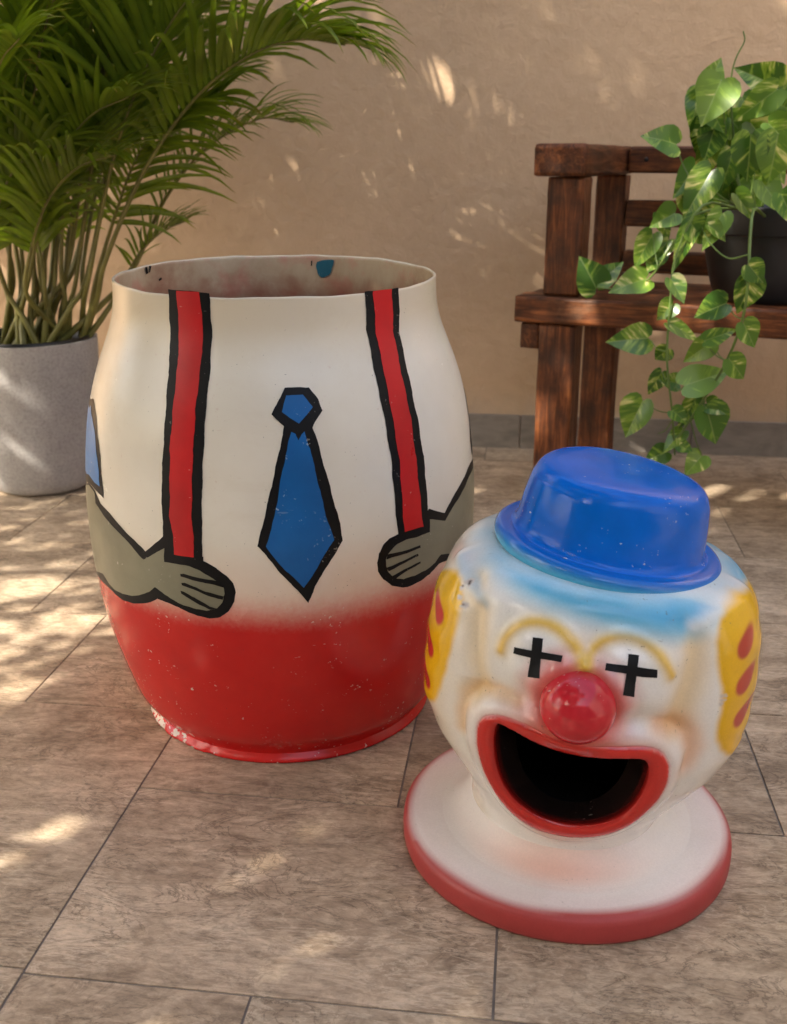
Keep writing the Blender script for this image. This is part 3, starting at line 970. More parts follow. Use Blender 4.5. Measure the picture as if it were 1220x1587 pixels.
# traced outlines (photo pixels)
TR = dict(
    hole=round_poly(z7([(328, 172), (345, 171), (400, 198), (450, 228), (520, 258), (600, 277), (680, 286), (760, 286), (815, 287), (836, 300), (834, 345), (814, 398), (778, 450), (722, 488), (650, 505), (578, 505), (496, 487), (434, 455), (384, 412), (350, 362), (331, 303), (323, 235)]), 1),
    lip=round_poly(z7([(280, 152), (310, 140), (360, 145), (410, 165), (460, 190), (520, 220), (600, 243), (700, 250), (780, 245), (850, 247), (885, 270), (902, 310), (895, 360), (870, 410), (820, 465), (760, 510), (680, 538), (600, 545), (520, 535), (450, 510), (390, 470), (338, 408), (300, 340), (276, 268), (270, 200)]), 1),
    nose=[(896, 1092)],
    eyel=[(838, 1030)], eyer=[(985, 1062)],
    browl=round_poly([(775, 1008), (782, 988), (800, 970), (828, 962), (858, 968), (884, 988), (900, 1012), (908, 1034)], 1, False),
    browr=round_poly([(908, 1034), (916, 1008), (938, 990), (968, 983), (998, 992), (1020, 1010), (1034, 1030), (1043, 1048)], 1, False),
    groovel=[(736, 905), (746, 945), (744, 985), (743, 1025), (752, 1056), (742, 1068)],
    groover=[(1072, 975), (1072, 1015), (1065, 1055), (1052, 1090), (1040, 1118)],
    ridgel=[(713, 855), (717, 880), (726, 905), (740, 928)], ridger=[(1152, 905), (1130, 935), (1100, 958), (1075, 972)],
    blue=round_poly([(766, 836), (778, 890), (822, 926), (888, 954), (950, 972), (1010, 984), (1066, 992), (1102, 966), (1136, 936), (1160, 908), (1190, 880), (1170, 830), (1095, 800), (950, 760), (780, 770)], 1),
    hairl=round_poly([(706, 882), (716, 900), (717, 930), (709, 965), (700, 1000), (690, 1040), (681, 1075), (672, 1092), (640, 1080), (620, 1000), (640, 930), (680, 885)], 1),
    hairr=round_poly([(1162, 900), (1140, 925), (1118, 950), (1112, 985), (1114, 1030), (1120, 1075), (1113, 1120), (1110, 1140), (1122, 1168), (1136, 1172), (1190, 1130), (1215, 1040), (1205, 950), (1180, 905)], 1),
    cheekl=[(717, 1126), (719, 1100), (728, 1074), (748, 1061), (775, 1069), (802, 1086)],
    cheekr=[(1020, 1118), (1046, 1118), (1064, 1134), (1069, 1158), (1060, 1185)],
    spotsl=[(681, 952), (667, 1003), (662, 1052)], spotsr=[(1154, 1005), (1152, 1062), (1147, 1112)],
    chips=[(718, 910), (726, 903), (712, 925), (720, 938), (1122, 1078), (1117, 1092), (1120, 1085)],
)
def retrace(R):
    s = Radial(R, FRAME, Z0h, Z1h, REF)
    o = {}
    for k, pts in TR.items():
        az = np.array([s.trace(x, y) for x, y in pts])
        az[:, 0] *= REF
        if k in ('lip', 'hole'):                       # even out the traced loop
            az = np.array(densify([tuple(q) for q in az], 0.004))
            for _ in range(6 if k == 'lip' else 3):
                az = 0.5 * az + 0.25 * (np.roll(az, 1, 0) + np.roll(az, -1, 0))
            az = az[::2]
        o[k] = az
    return o
def gs(d, w): return np.exp(-(d / w) ** 2)
def smst(x, a, b):
    t = np.clip((x - a) / (b - a), 0, 1)
    return t * t * (3 - 2 * t)
def make_disp(T):
    def disp(a, z):
        a = np.asarray(a, float); z = np.asarray(z, float)
        sh = np.broadcast(a, z).shape
        P = np.stack([np.broadcast_to(a, sh).ravel() * REF, np.broadcast_to(z, sh).ravel()], 1)
        d = np.zeros(len(P))
        dl = sdist(T['lip'], P); dh = sdist(T['hole'], P)
        muz = np.where(dl < 0, 1.0, 1 - smst(dl, 0.004, 0.030))
        d += 0.0175 * muz * np.clip(np.cos(P[:, 0] / REF), 0, 1) ** 1.6
        # keep the muzzle from bulging into the plate
        t = np.clip(np.maximum(dh, 0) / np.maximum(np.maximum(dh, 0) + np.maximum(-dl, 0), 1e-6), 0, 1)
        d += np.where((dl < 0) & (dh > 0), 0.0045 * np.sqrt(np.clip(1 - (2 * t - 1) ** 2, 0, 1)), 0)
        for k, hgt in (('eyel', 0.011), ('eyer', 0.011)):
            e = P - T[k][0]
            d += hgt * np.exp(-((e[:, 0] / 0.036) ** 4 + (e[:, 1] / 0.034) ** 4))
        for k in ('browl', 'browr'):
            d += 0.0028 * gs(seg_dist(T[k], P), 0.006)
        dn_ = np.hypot(*(P - T['nose'][0]).T)
        d += 0.009 * gs(dn_, 0.05) + 0.007 * (1 - smst(dn_, 0.040, 0.060))
        for k in ('groovel', 'groover'):
            d -= 0.0085 * gs(seg_dist(T[k], P), 0.013)
        for k in ('cheekl', 'cheekr'):
            d -= 0.0032 * gs(seg_dist(T[k], P), 0.008)
        for k in ('ridgel', 'ridger'):
            d += 0.0045 * gs(seg_dist(T[k], P), 0.008)
        for k, sg in (('hairl', -1), ('hairr', 1)):
            hd = sdist(T[k], P)
            d += 0.0025 * smst(-hd, -0.006, 0.010) + 0.0007 * smst(-hd, 0.004, 0.02) * np.sin(P[:, 1] * 2 * math.pi / 0.047 + P[:, 0] * 30 * sg + 0.6)
        d *= smst(P[:, 1], 0.040, 0.07) * smst(-P[:, 1], -0.404, -0.387)
        return d.reshape(sh)
    return disp
GA = np.linspace(-math.pi, math.pi, 801); GZ = np.linspace(Z0h, Z1h, 320)
def gridded(fn):
    """tabulate a function of (angle, height) and look it up bilinearly"""
    tab = fn(GA[None, :], GZ[:, None])
    def look(a, z):
        a = np.asarray(a, float); z = np.asarray(z, float)
        fa = np.clip((a - GA[0]) / (GA[1] - GA[0]), 0, len(GA) - 1.001); fz = np.clip((z - GZ[0]) / (GZ[1] - GZ[0]), 0, len(GZ) - 1.001)
        ia = fa.astype(int); iz = fz.astype(int); ta = fa - ia; tz = fz - iz
        return (tab[iz, ia] * (1 - ta) + tab[iz, ia + 1] * ta) * (1 - tz) + (tab[iz + 1, ia] * (1 - ta) + tab[iz + 1, ia + 1] * ta) * tz
    return look
T = retrace(headR0)
for _ in range(2):
    dspg = gridded(make_disp(T))
    T = retrace(lambda a, z: headR0(a, z) + dspg(a, z))
dsp = make_disp(T)
dspg = gridded(dsp)
headR = lambda a, z: headR0(a, z) + dsp(a, z)
headRg = lambda a, z: headR0(a, z) + dspg(a, z)
hsg = Radial(headRg, FRAME, Z0h, Z1h, REF)
hs = Radial(headR, FRAME, Z0h, Z1h, REF)

def head_colors(P):
    n = len(P)
    C = np.tile(np.array((0.84, 0.825, 0.795, 1.0)), (n, 1))
    def lay(c, al):
        nonlocal C
        al = np.clip(al, 0, 1)[:, None]
        C = C * (1 - al) + np.array(c) * al
    wob = 0.0005 * np.sin(P[:, 0] * 190) * np.sin(P[:, 1] * 230) + 0.0012 * np.sin(P[:, 0] * 70 + 1) * np.cos(P[:, 1] * 55)
    x = P[:, 0]
    # cream flanks
    lay((0.72, 0.58, 0.40, 1), 0.6 * smst(np.abs(x - 0.01), 0.125, 0.19))
    for k, w, a_ in (('groovel', 0.016, 0.6), ('groover', 0.017, 0.7)):
        lay((0.82, 0.60, 0.28, 1), a_ * gs(seg_dist(T[k], P) + wob, w))
    lay((0.80, 0.46, 0.16, 1), 0.6 * gs(seg_dist(T['cheekl'], P) + wob, 0.009))
    lay((0.76, 0.36, 0.14, 1), 0.65 * gs(seg_dist(T['cheekr'], P) + wob, 0.014))
    # red bloom round nose and mouth
    dn = np.hypot(*(P - T['nose'][0]).T)
    lay((0.60, 0.05, 0.04, 1), 0.95 * (1 - smst(dn + wob * 2, 0.034, 0.072)))
    e = P - (T['nose'][0] + np.array((-0.022, 0.020)))
    lay((0.62, 0.08, 0.06, 1), 0.55 * np.exp(-(e[:, 0] / 0.022) ** 2 - (e[:, 1] / 0.022) ** 2))
    dl = sdist(T['lip'], P)
    lay((0.66, 0.13, 0.09, 1), 0.75 * gs(np.maximum(dl, 0), 0.013) * smst(P[:, 1], 0.15, 0.20) * gs(x - T['nose'][0][0], 0.075))
    lay((0.74, 0.30, 0.17, 1), 0.75 * gs(np.maximum(dl + wob, 0), 0.020) * smst(-P[:, 1], -0.115, -0.085) * gs(x - T['nose'][0][0] + 0.01, 0.10))
    # brows
    for k in ('browl', 'browr'):
        ln = T[k]
        lay((0.82, 0.58, 0.18, 1), 0.42 * gs(seg_dist(ln, P) + wob * 0.6, 0.0095))
        lay((0.78, 0.50, 0.07, 1), 0.9 * gs(seg_dist(ln, P) + wob * 0.6, 0.0052))
    # blue under the hat brim
    db = sdist(T['blue'], P) + wob
    lay((0.16, 0.53, 0.76, 1), 0.92 * (1 - smst(db, -0.012, 0.016)))
    lay((0.03, 0.33, 0.62, 1), 0.95 * (1 - smst(db, -0.022, 0.001)))
    lay((0.012, 0.20, 0.52, 1), 0.9 * smst(-db, 0.020, 0.036))
    for k in ('ridgel', 'ridger'):
        lay((0.80, 0.79, 0.76, 1), 0.75 * gs(seg_dist(T[k], P), 0.007))
    lay((0.30, 0.46, 0.60, 1), 0.55 * gs(seg_dist(T['ridgel'] + np.array((0.012, 0.0)), P), 0.007))
    # yellow hair at the sides
    for k, sp, sg in (('hairl', 'spotsl', -1), ('hairr', 'spotsr', 1)):
        hd = sdist(T[k], P) + wob
        lay((0.84, 0.48, 0.010, 1), 1 - smst(hd, -0.0035, 0.0045))
        for c in T[sp]:
            q = P - c
            u = q[:, 0] * 0.80 + sg * q[:, 1] * 0.60; v_ = -sg * q[:, 0] * 0.60 + q[:, 1] * 0.80
            # long locks running up and back
            uu = np.where(u * sg > 0, u / 0.034, u / 0.013)
            lay((0.50, 0.055, 0.03, 1) if sg > 0 else (0.58, 0.04, 0.035, 1), 1 - smst(uu ** 2 + (v_ / 0.0125) ** 2, 0.45, 1.15))
    # lips
    dh = sdist(T['hole'], P)
    lay((0.585, 0.030, 0.022, 1), 1 - smst(dl + wob * 0.6, -0.002, 0.003))
    lay((0.42, 0.016, 0.012, 1), 0.8 * gs(np.maximum(dh, 0), 0.003))
    for c in T['chips']:
        dd = np.hypot(*(P - c).T) + 1.5 * wob + 0.0015 * np.sin(P[:, 0] * 1500) * np.sin(P[:, 1] * 1300)
        lay((0.62, 0.56, 0.52, 1), 1 - smst(dd, 0.003, 0.0042))
        lay((0.07, 0.05, 0.05, 1), 1 - smst(dd, 0.001, 0.0018))
    return C

lipL = T['lip']; holeL = T['hole']
def thin(loop, d):
    ok = [loop[0]]
    for q in loop[1:]:
        if np.linalg.norm(q - ok[-1]) > d: ok.append(q)
    return np.array(ok)
lipD = thin(np.array(densify([tuple(q) for q in lipL], 0.0022)), 0.001)
holeD = thin(np.array(densify([tuple(q) for q in holeL], 0.0022)), 0.001)
XE = math.pi * REF
frontg = hexgrid(-0.33, 0.33, Z0h + 0.0008, Z1h - 0.0008, 0.0025)
sideg = hexgrid(-XE + 0.004, XE - 0.004, Z0h + 0.0008, Z1h - 0.0008, 0.010)
sideg = sideg[np.abs(sideg[:, 0]) > 0.333]
G = np.concatenate([frontg, sideg])
dG_l = sdist(lipD, G); dG_h = sdist(holeD, G)
edge = [(x, Z0h) for x in np.linspace(-XE, XE, 260)] + [(XE, z) for z in np.linspace(Z0h, Z1h, 50)[1:]] + [(x, Z1h) for x in np.linspace(XE, -XE, 260)[1:]] + [(-XE, z) for z in np.linspace(Z1h, Z0h, 50)[1:-1]]
def build_region(name, loops, pts, keep, mat):
    vs, tri = cdt_fill([[tuple(q) for q in lp] for lp in loops], [tuple(q) for q in pts], keep)
    P3 = hs.points(vs[:, 0] / REF, vs[:, 1])
    Mx = np.array(R_M)
    P3 = P3 @ Mx[:3, :3].T + Mx[:3, 3]
    return mk(name, P3, tri, mat, head, cols=head_colors(vs)), vs, P3
shell, vs_, P3_ = build_region('head_shell', [edge, lipD], G[dG_l > 0.0012], lambda c: ~inside(lipD, c), M['head'])
lips, lvs, lP3 = build_region('lips', [lipD, holeD], G[(dG_l < -0.0012) & (dG_h > 0.0012)], lambda c: inside(lipD, c) & ~inside(holeD, c), M['head'])
# lip rolls inwards through the mouth opening
Mx = np.array(R_M)
V, F = [], []
ring = holeD
nr = len(ring)
cen = ring.mean(0)
for j, (inn, shr) in enumerate(((0.0, 0.0), (0.005, -0.0015), (0.014, -0.002), (0.044, -0.001))):
    q = ring + (ring - cen) / np.linalg.norm(ring - cen, axis=1)[:, None] * (-shr)
    p = hs.points(ring[:, 0] / REF, ring[:, 1])
    rho = np.hypot(p[:, 0], p[:, 1])
    p2 = p.copy()
    p2[:, 0] *= (rho - inn) / rho; p2[:, 1] *= (rho - inn) / rho
    V += list(p2 @ Mx[:3, :3].T + Mx[:3, 3])
for j in range(3):
    for k in range(nr):
        k2 = (k + 1) % nr
        F.append((j * nr + k, j * nr + k2, (j + 1) * nr + k2, (j + 1) * nr + k))
cc = np.concatenate([np.tile(np.array((0.40, 0.016, 0.012, 1)), (nr, 1)), np.tile(np.array((0.10, 0.006, 0.005, 1)), (nr, 1)), np.tile(np.array((0.012, 0.007, 0.006, 1)), (2 * nr, 1))])  # rings darken inwards: shade of the mouth put into the colour
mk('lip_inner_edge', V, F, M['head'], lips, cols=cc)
# added inner shell, coloured near-black for the shade of the hollow
V, F = [], []
zl = np.linspace(0.064, 0.385, 40)
al_ = np.linspace(-math.pi, math.pi, 121)[:-1]
for z in zl:
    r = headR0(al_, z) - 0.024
    for a, q in zip(al_, r):
        V.append((q * math.sin(a), -q * math.cos(a), z))
V = np.array(V)
na = len(al_)
cz = []
for i in range(len(zl) - 1):
    for k in range(na):
        k2 = (k + 1) % na
        cz.append(((al_[k] + 0.5 * (al_[1] - al_[0])) * REF, (zl[i] + zl[i + 1]) / 2))
        F.append((i * na + k, (i + 1) * na + k, (i + 1) * na + k2, i * na + k2))
F = [f for f, q in zip(F, sdist(holeD, np.array(cz)) > 0.006) if q]
F.append(tuple((len(zl) - 1) * na + k for k in range(na)))
F.append(tuple(k for k in range(na))[::-1])
mk('hollow_inside', V @ Mx[:3, :3].T + Mx[:3, 3], F, M['hollow_shade'], head)
# eye crosses: two strips of black each
def hp(name, poly, off, mat, parent=None):
    return patch(name, poly, hsg, off, M[mat], parent or head, post=R_M, grid=0.004, step=3.0, wob=0.06)
hp('eye_cross', z6([(413, 682), (448, 688), (443, 733), (515, 745), (510, 768), (440, 757), (436, 825), (396, 818), (405, 752), (346, 738), (350, 716), (408, 727)]), 0.0008, 'cross')
hp('eye_cross', z6([(742, 740), (778, 744), (772, 784), (840, 794), (838, 822), (768, 816), (760, 888), (722, 882), (733, 808), (660, 796), (665, 771), (737, 780)]), 0.0008, 'cross')
# nose ball
NR = 0.0395
na_, nz_ = T['nose'][0]
npnt = hs.points(np.array([na_ / REF]), np.array([nz_]))[0]
ndir = np.array([math.sin(na_ / REF), -math.cos(na_ / REF), 0.0])
nc = npnt + ndir * 0.004
bm = bmesh.new()
bmesh.ops.create_uvsphere(bm, u_segments=64, v_segments=40, radius=NR)
for v in bm.verts:
    v.co.z *= 0.97
    v.co += Vector(nc)
    v.co = R_M @ v.co
me = bpy.data.meshes.new('nose'); bm.to_mesh(me); bm.free()
me.materials.append(M['nose']); me.polygons.foreach_set('use_smooth', [True] * len(me.polygons))
link('nose', me, head)
# hat
HR = Matrix.Translation((0.002, 0.0, 0.396)) @ Matrix.Rotation(rad(4.0), 4, 'Y') @ Matrix.Translation((0, 0, -0.400))
HATM = R_M @ HR
crown = smooth_prof([(0.1150, 0.4140), (0.1085, 0.4175), (0.1050, 0.4255), (0.1030, 0.445), (0.1005, 0.463), (0.0975, 0.4770), (0.0920, 0.4885), (0.0825, 0.4952), (0.066, 0.4985), (0.036, 0.5003), (0.012, 0.5007), (0.0, 0.5008)], 90)
V, F = lathe([tuple(q) for q in crown], 128, 1.03, 1.0)
V = np.array(V)
ang = np.arctan2(V[:, 0], -V[:, 1])
V[:, 2] += np.where(V[:, 2] > 0.48, 0.0012 * np.sin(2 * ang + 0.6) * np.clip(np.hypot(V[:, 0], V[:, 1]) / 0.08, 0, 1) ** 2, 0)
hat = mk('hat', [HATM @ Vector(v) for v in V], F, M['hat'], head)
brim = smooth_prof([(0.116, 0.388), (0.1225, 0.391), (0.1285, 0.396), (0.1315, 0.4035), (0.1305, 0.4105), (0.126, 0.4150), (0.119, 0.4160), (0.111, 0.4160), (0.106, 0.4185)], 48)
V, F = lathe([tuple(q) for q in brim], 128, 1.0, 0.985)
V = np.array(V)
a_ = np.arctan2(V[:, 0], -V[:, 1]); zz_ = V[:, 2]
t_ = smst(zz_, 0.399, 0.4145)
cols = np.array((0.08, 0.45, 0.72, 1)) * (1 - t_[:, None]) + np.array((0.003, 0.140, 0.58, 1)) * t_[:, None]
mk('hat_brim', [HATM @ Vector(v) for v in V], F, M['head'], hat, cols=cols)

# ------------------------------------------------------------------ bench
B_ROT = rad(-25.5)
SEAT_Z = 0.52
fl = at_dist(797, 457, 2.42)                         # front left top corner of the seat
BM = Matrix.Translation((fl.x, fl.y, 0)) @ Matrix.Rotation(B_ROT, 4, 'Z')
SEAT_Z = fl.z
bench = empty('wooden_bench', BM)
tag(bench, 'old dark reddish brown wooden bench with thick planks and square armrest', 'bench')
LEN = 1.35
def bb(name, x0, x1, y0, y1, z0, z1, bev=0.006, parent=None, wob=0.0012, cuts=6):
    # built lengthwise along x so the grain follows the piece
    d = [x1 - x0, y1 - y0, z1 - z0]
    ax = d.index(max(d))
    c = ((x0 + x1) / 2, (y0 + y1) / 2, (z0 + z1) / 2)
    h = [v / 2 for v in d]
    if ax == 0: L, W, T_, R = h[0], h[1], h[2], Matrix.Identity(4)
    elif ax == 1: L, W, T_, R = h[1], h[0], h[2], Matrix.Rotation(math.pi / 2, 4, 'Z')
    else: L, W, T_, R = h[2], h[1], h[0], Matrix.Rotation(-math.pi / 2, 4, 'Y')
    me = bevel_box_mesh(name, -L, L, -W, W, -T_, T_, bev, M['wood'], 2, wob, cuts)
    o = link(name, me, parent or bench)
    o.matrix_local = Matrix.Translation(c) @ R
    return o
TH = 0.062
DEP = 0.47
# front edge beam and seat planks
bb('front_beam', 0.0, LEN, 0.0, 0.07, SEAT_Z - TH, SEAT_Z, 0.008)
for i in range(4):
    y0 = 0.076 + i * 0.103
    bb('seat_plank', 0.004 + 0.006 * i, LEN, y0, y0 + 0.098, SEAT_Z - 0.040, SEAT_Z - 0.004 - 0.002 * (i % 2), 0.005)
LW = 0.086
for x in (0.058, LEN - 0.14):
    bb('front_leg', x, x + LW, 0.012, 0.012 + 0.075, 0.0, SEAT_Z - TH - 0.002)
    bb('rear_leg', x, x + LW, DEP - 0.06, DEP, 0.0, SEAT_Z - 0.044)
    bb('cross_beam', x - 0.05, x - 0.003, 0.03, DEP - 0.02, SEAT_Z - TH - 0.065, SEAT_Z - TH - 0.004, 0.006)
ARM_Z = 0.857
ph = 0.068
for x in (0.062, LEN - 0.14):
    bb('arm_post', x, x + 0.084, 0.020, 0.090, SEAT_Z + 0.001, ARM_Z - ph - 0.001)
    bb('back_post', x + 0.004, x + 0.080, DEP - 0.055, DEP, SEAT_Z - 0.002, ARM_Z - ph - 0.001)
    bb('armrest', x - 0.03, x + 0.09, 0.0, DEP - 0.02, ARM_Z - ph, ARM_Z, 0.010)
rl = bb('top_rail', 0.155, LEN - 0.18, DEP - 0.10, DEP - 0.045, ARM_Z - 0.064, ARM_Z - 0.002, 0.007)
bb('back_rail', 0.145, LEN - 0.14, DEP - 0.05, DEP - 0.012, SEAT_Z + 0.135, SEAT_Z + 0.20, 0.006)
bb('back_rail', 0.145, LEN - 0.14, DEP - 0.05, DEP - 0.012, SEAT_Z + 0.02, SEAT_Z + 0.075, 0.006)
V, F = lathe([(0.0, 0.002), (0.004, 0.002), (0.0055, 0.0), (0.0055, -0.004)], 12)
nail_me = None
for (x, z) in ((0.20, ARM_Z - 0.032),):
    Vn = [(v[0] + x, DEP - 0.1005 - v[2], v[1] + z) for v in V]
    mk('nail_head', Vn, F, M['nail'], bench)

# ------------------------------------------------------------------ potted palm
PC = Vector((at_dist(66, 700, 2.655).x, 2.655, 0))
palm = empty('potted_palm', Matrix.Translation(PC))
tag(palm, 'tall areca palm with arching feathery fronds in a smooth grey concrete pot', 'palm')
PH_ = 0.392
pot = smooth_prof([(0.0, 0.001), (0.09, 0.001), (0.118, 0.003), (0.134, 0.016), (0.145, 0.05), (0.155, 0.12), (0.162, 0.22), (0.166, 0.32), (0.168, PH_ - 0.006), (0.167, PH_), (0.1635, PH_ + 0.001), (0.160, PH_ - 0.002), (0.158, PH_ - 0.02), (0.155, PH_ - 0.06)], 90)
V, F = lathe([tuple(q) for q in pot], 96)
mk('pot', V, F, M['concrete'], palm)
inner = [(0.157, PH_ - 0.05), (0.1565, PH_ + 0.004), (0.155, PH_ + 0.008), (0.151, PH_ + 0.008), (0.149, PH_ + 0.003), (0.147, PH_ - 0.05)]
V, F = lathe(inner, 96)
mk('inner_pot', V, F, M['plastic'], palm)
V, F = [], []
nn = 28
for i in range(nn + 1):
    r = 0.148 * i / nn
    for k in range(48):
        a = 2 * math.pi * k / 48
        V.append((r * math.sin(a), -r * math.cos(a), PH_ - 0.022 + (random.uniform(-0.004, 0.006) if i < nn else 0)))
for i in range(nn):
    for k in range(48):
        k2 = (k + 1) % 48
        F.append((i * 48 + k, i * 48 + k2, (i + 1) * 48 + k2, (i + 1) * 48 + k))
mk('soil', V, F, M['soil'], palm)

def leaflet(p, d, up, L, W, droop, cseed):
    """tapering blade folded along its midrib; returns verts, faces, cols"""
    V, C = [], []
    n = 7
    pos = Vector(p); dirv = Vector(d).normalized()
    g = 0.5 + 0.5 * cseed
    for i in range(n + 1):
        t = i / n
        w = W * (0.35 + 0.65 * min(1, t / 0.18)) * (1 - t) ** 0.62 if i < n else 0.0004
        w = max(w, 0.0005)
        sd = dirv.cross(up)
        if sd.length < 1e-5: sd = Vector((1, 0, 0))
        sd.normalize()
        nm = sd.cross(dirv)
        V += [pos - sd * w * 0.5 + nm * w * 0.22, pos.copy(), pos + sd * w * 0.5 + nm * w * 0.22]
        dry = max(0.0, (t - 0.86) / 0.14) * (1 if cseed > 0.55 else 0.2)
        base = np.array((0.055 + 0.125 * g, 0.115 + 0.14 * g, 0.010 + 0.012 * g, 1))
        c = base * (1 - dry) + np.array((0.28, 0.20, 0.05, 1)) * dry
        C += [c, c * np.array((1.25, 1.2, 1.1, 1)), c]
        pos = pos + dirv * (L / n)
        dirv = (dirv + Vector((0, 0, -1)) * droop * (0.25 + t) / n * 2).normalized()
    F = []
    for i in range(n):
        b = i * 3
        F += [(b, b + 1, b + 4, b + 3), (b + 1, b + 2, b + 5, b + 4)]
    return V, F, C

n_leaf_parts = 0
def frond(pts, nl, Lmax, W, single, droop=0.55, start=0.22, plane=None, seed=0, dark=1.0):
    """pts: rachis control points (palm-local)"""
    global n_leaf_parts
    R = random.Random(seed)
    q0 = Vector(pts[0])
    an = R.uniform(0, 6.28); rr0 = 0.10 * math.sqrt(R.random())
    foot_ = Vector((rr0 * math.cos(an) + 0.35 * q0.x, rr0 * math.sin(an) * 0.8, PH_ - 0.03))
    if math.hypot(foot_.x, foot_.y) > 0.125: foot_ *= 0.125 / math.hypot(foot_.x, foot_.y); foot_.z = PH_ - 0.03
    full = [foot_, foot_.lerp(q0, 0.55) + Vector((R.uniform(-.01, .01), 0, 0))] + list(pts)
    nseg = len(full) - 1
    start = (2 + start * (nseg - 2)) / nseg
    cv = crom(full, 50)
    m = len(cv)
    rd = [0.0013 + 0.0085 * (1 - i / (m - 1)) ** 1.5 for i in range(m)]
    V, F = tube(cv, rd, 6)
    fr = mk('frond', V, F, M['rachis'], palm)
    AV, AF, AC = [], [], []
    for i in range(nl):
        t = start + (1 - start) * (i + 0.5) / nl
        f = t * (m - 1)
        k = min(int(f), m - 2)
        p = cv[k].lerp(cv[k + 1], f - k)
        tan = (cv[k + 1] - cv[k]).normalized()
        up = Vector((0, 0, 1)) if plane is None else plane
        sd = tan.cross(up)
        if sd.length < 0.05: sd = tan.cross(Vector((0, 1, 0)))
        sd.normalize()
        nm = sd.cross(tan).normalized()
        s = (t - start) / (1 - start)
        Ll = Lmax * (0.55 + 0.45 * math.sin(min(1, s / 0.35) * math.pi / 2)) * (1 - 0.62 * max(0, (s - 0.45) / 0.55)) * R.uniform(0.88, 1.1)
        opn = rad(54 - 34 * s) * R.uniform(0.85, 1.15)
        for sg in (-1, 1):
            d = tan * math.cos(opn) + sd * sg * math.sin(opn) + nm * R.uniform(0.12, 0.42)
            v, fc, c = leaflet(p, d, nm, Ll, W * R.uniform(0.85, 1.12), droop * R.uniform(0.6, 1.4), R.random())
            c = [q * np.array((dark, dark, dark, 1)) for q in c]
            if single and n_leaf_parts < 300:
                mk('leaflet', v, fc, M['palm'], fr, cols=c); n_leaf_parts += 1
            else:
                b = len(AV)
                AV += v; AF += [tuple(x + b for x in q) for q in fc]; AC += c
    if AV:
        o = mk('leaflets', AV, AF, M['palm'], fr, cols=AC)
        o['kind'] = 'stuff'
    return fr

def pl(px, py, D):
    return tuple(at_dist(px, py, D) - PC)
# fronds in view, traced; large ones first
key = [
    ([pl(165, 400, 2.56), pl(225, 262, 2.50), pl(305, 150, 2.44), pl(390, 84, 2.38), pl(465, 62, 2.34), pl(535, 70, 2.30)], 36, 0.37, 0.026, 0.95, 0.24),
    ([pl(205, 420, 2.66), pl(255, 310, 2.66), pl(320, 230, 2.64), pl(400, 185, 2.62), pl(455, 190, 2.60)], 30, 0.24, 0.013, 0.8, 0.2),
    ([pl(140, 420, 2.58), pl(175, 250, 2.5), pl(225, 110, 2.42), pl(300, -10, 2.34), pl(400, -60, 2.26)], 36, 0.37, 0.025, 0.75, 0.25),
    ([pl(185, 450, 2.68), pl(215, 395, 2.66), pl(250, 360, 2.64), pl(290, 342, 2.62)], 20, 0.16, 0.010, 0.5, 0.2),
]
for i, (pts, nl, L, W, dr, st) in enumerate(key):
    frond([Vector(q) for q in pts], nl, L, W, True, dr, st, seed=100 + i)
more = [
    [pl(95, 400, 2.6), pl(105, 230, 2.55), pl(130, 80, 2.48), pl(180, -60, 2.40), pl(260, -150, 2.3)],
    [pl(60, 400, 2.6), pl(50, 240, 2.5), pl(60, 90, 2.38), pl(100, -40, 2.25), pl(160, -120, 2.1)],
    [pl(30, 420, 2.65), pl(0, 260, 2.6), pl(-50, 120, 2.5), pl(-120, 20, 2.4), pl(-220, -20, 2.3)],
    [pl(130, 400, 2.72), pl(165, 230, 2.78), pl(215, 90, 2.84), pl(290, -30, 2.88), pl(400, -90, 2.9)],
    [pl(80, 420, 2.7), pl(85, 250, 2.78), pl(80, 90, 2.84), pl(60, -60, 2.9), pl(20, -180, 2.92)],
    [pl(20, 420, 2.62), pl(-10, 300, 2.5), pl(-20, 190, 2.35), pl(0, 100, 2.2), pl(30, 60, 2.05)],
    [pl(150, 430, 2.62), pl(180, 330, 2.6), pl(215, 240, 2.58), pl(270, 180, 2.56), pl(340, 150, 2.54)],
    [pl(45, 430, 2.58), pl(65, 330, 2.5), pl(95, 240, 2.42), pl(140, 180, 2.34), pl(200, 150, 2.26)],
    [pl(110, 420, 2.75), pl(150, 300, 2.8), pl(205, 210, 2.84), pl(280, 150, 2.87), pl(360, 120, 2.88)],
    [pl(0, 420, 2.7), pl(-60, 250, 2.75), pl(-150, 120, 2.8), pl(-260, 40, 2.82), pl(-380, 20, 2.84)],
    [pl(70, 400, 2.66), pl(110, 180, 2.62), pl(130, 20, 2.58), pl(150, -120, 2.5), pl(200, -260, 2.4)],
    [pl(100, 430, 2.62), pl(120, 330, 2.6), pl(130, 230, 2.56), pl(150, 130, 2.5), pl(185, 50, 2.42)],
    [pl(15, 410, 2.6), pl(15, 290, 2.52), pl(30, 170, 2.44), pl(55, 60, 2.36), pl(90, -30, 2.28)],
    [pl(55, 430, 2.66), pl(35, 330, 2.62), pl(5, 230, 2.56), pl(-30, 150, 2.5), pl(-80, 90, 2.42)],
    [pl(120, 400, 2.66), pl(150, 200, 2.66), pl(190, 30, 2.66), pl(250, -120, 2.66), pl(340, -230, 2.66)],
]
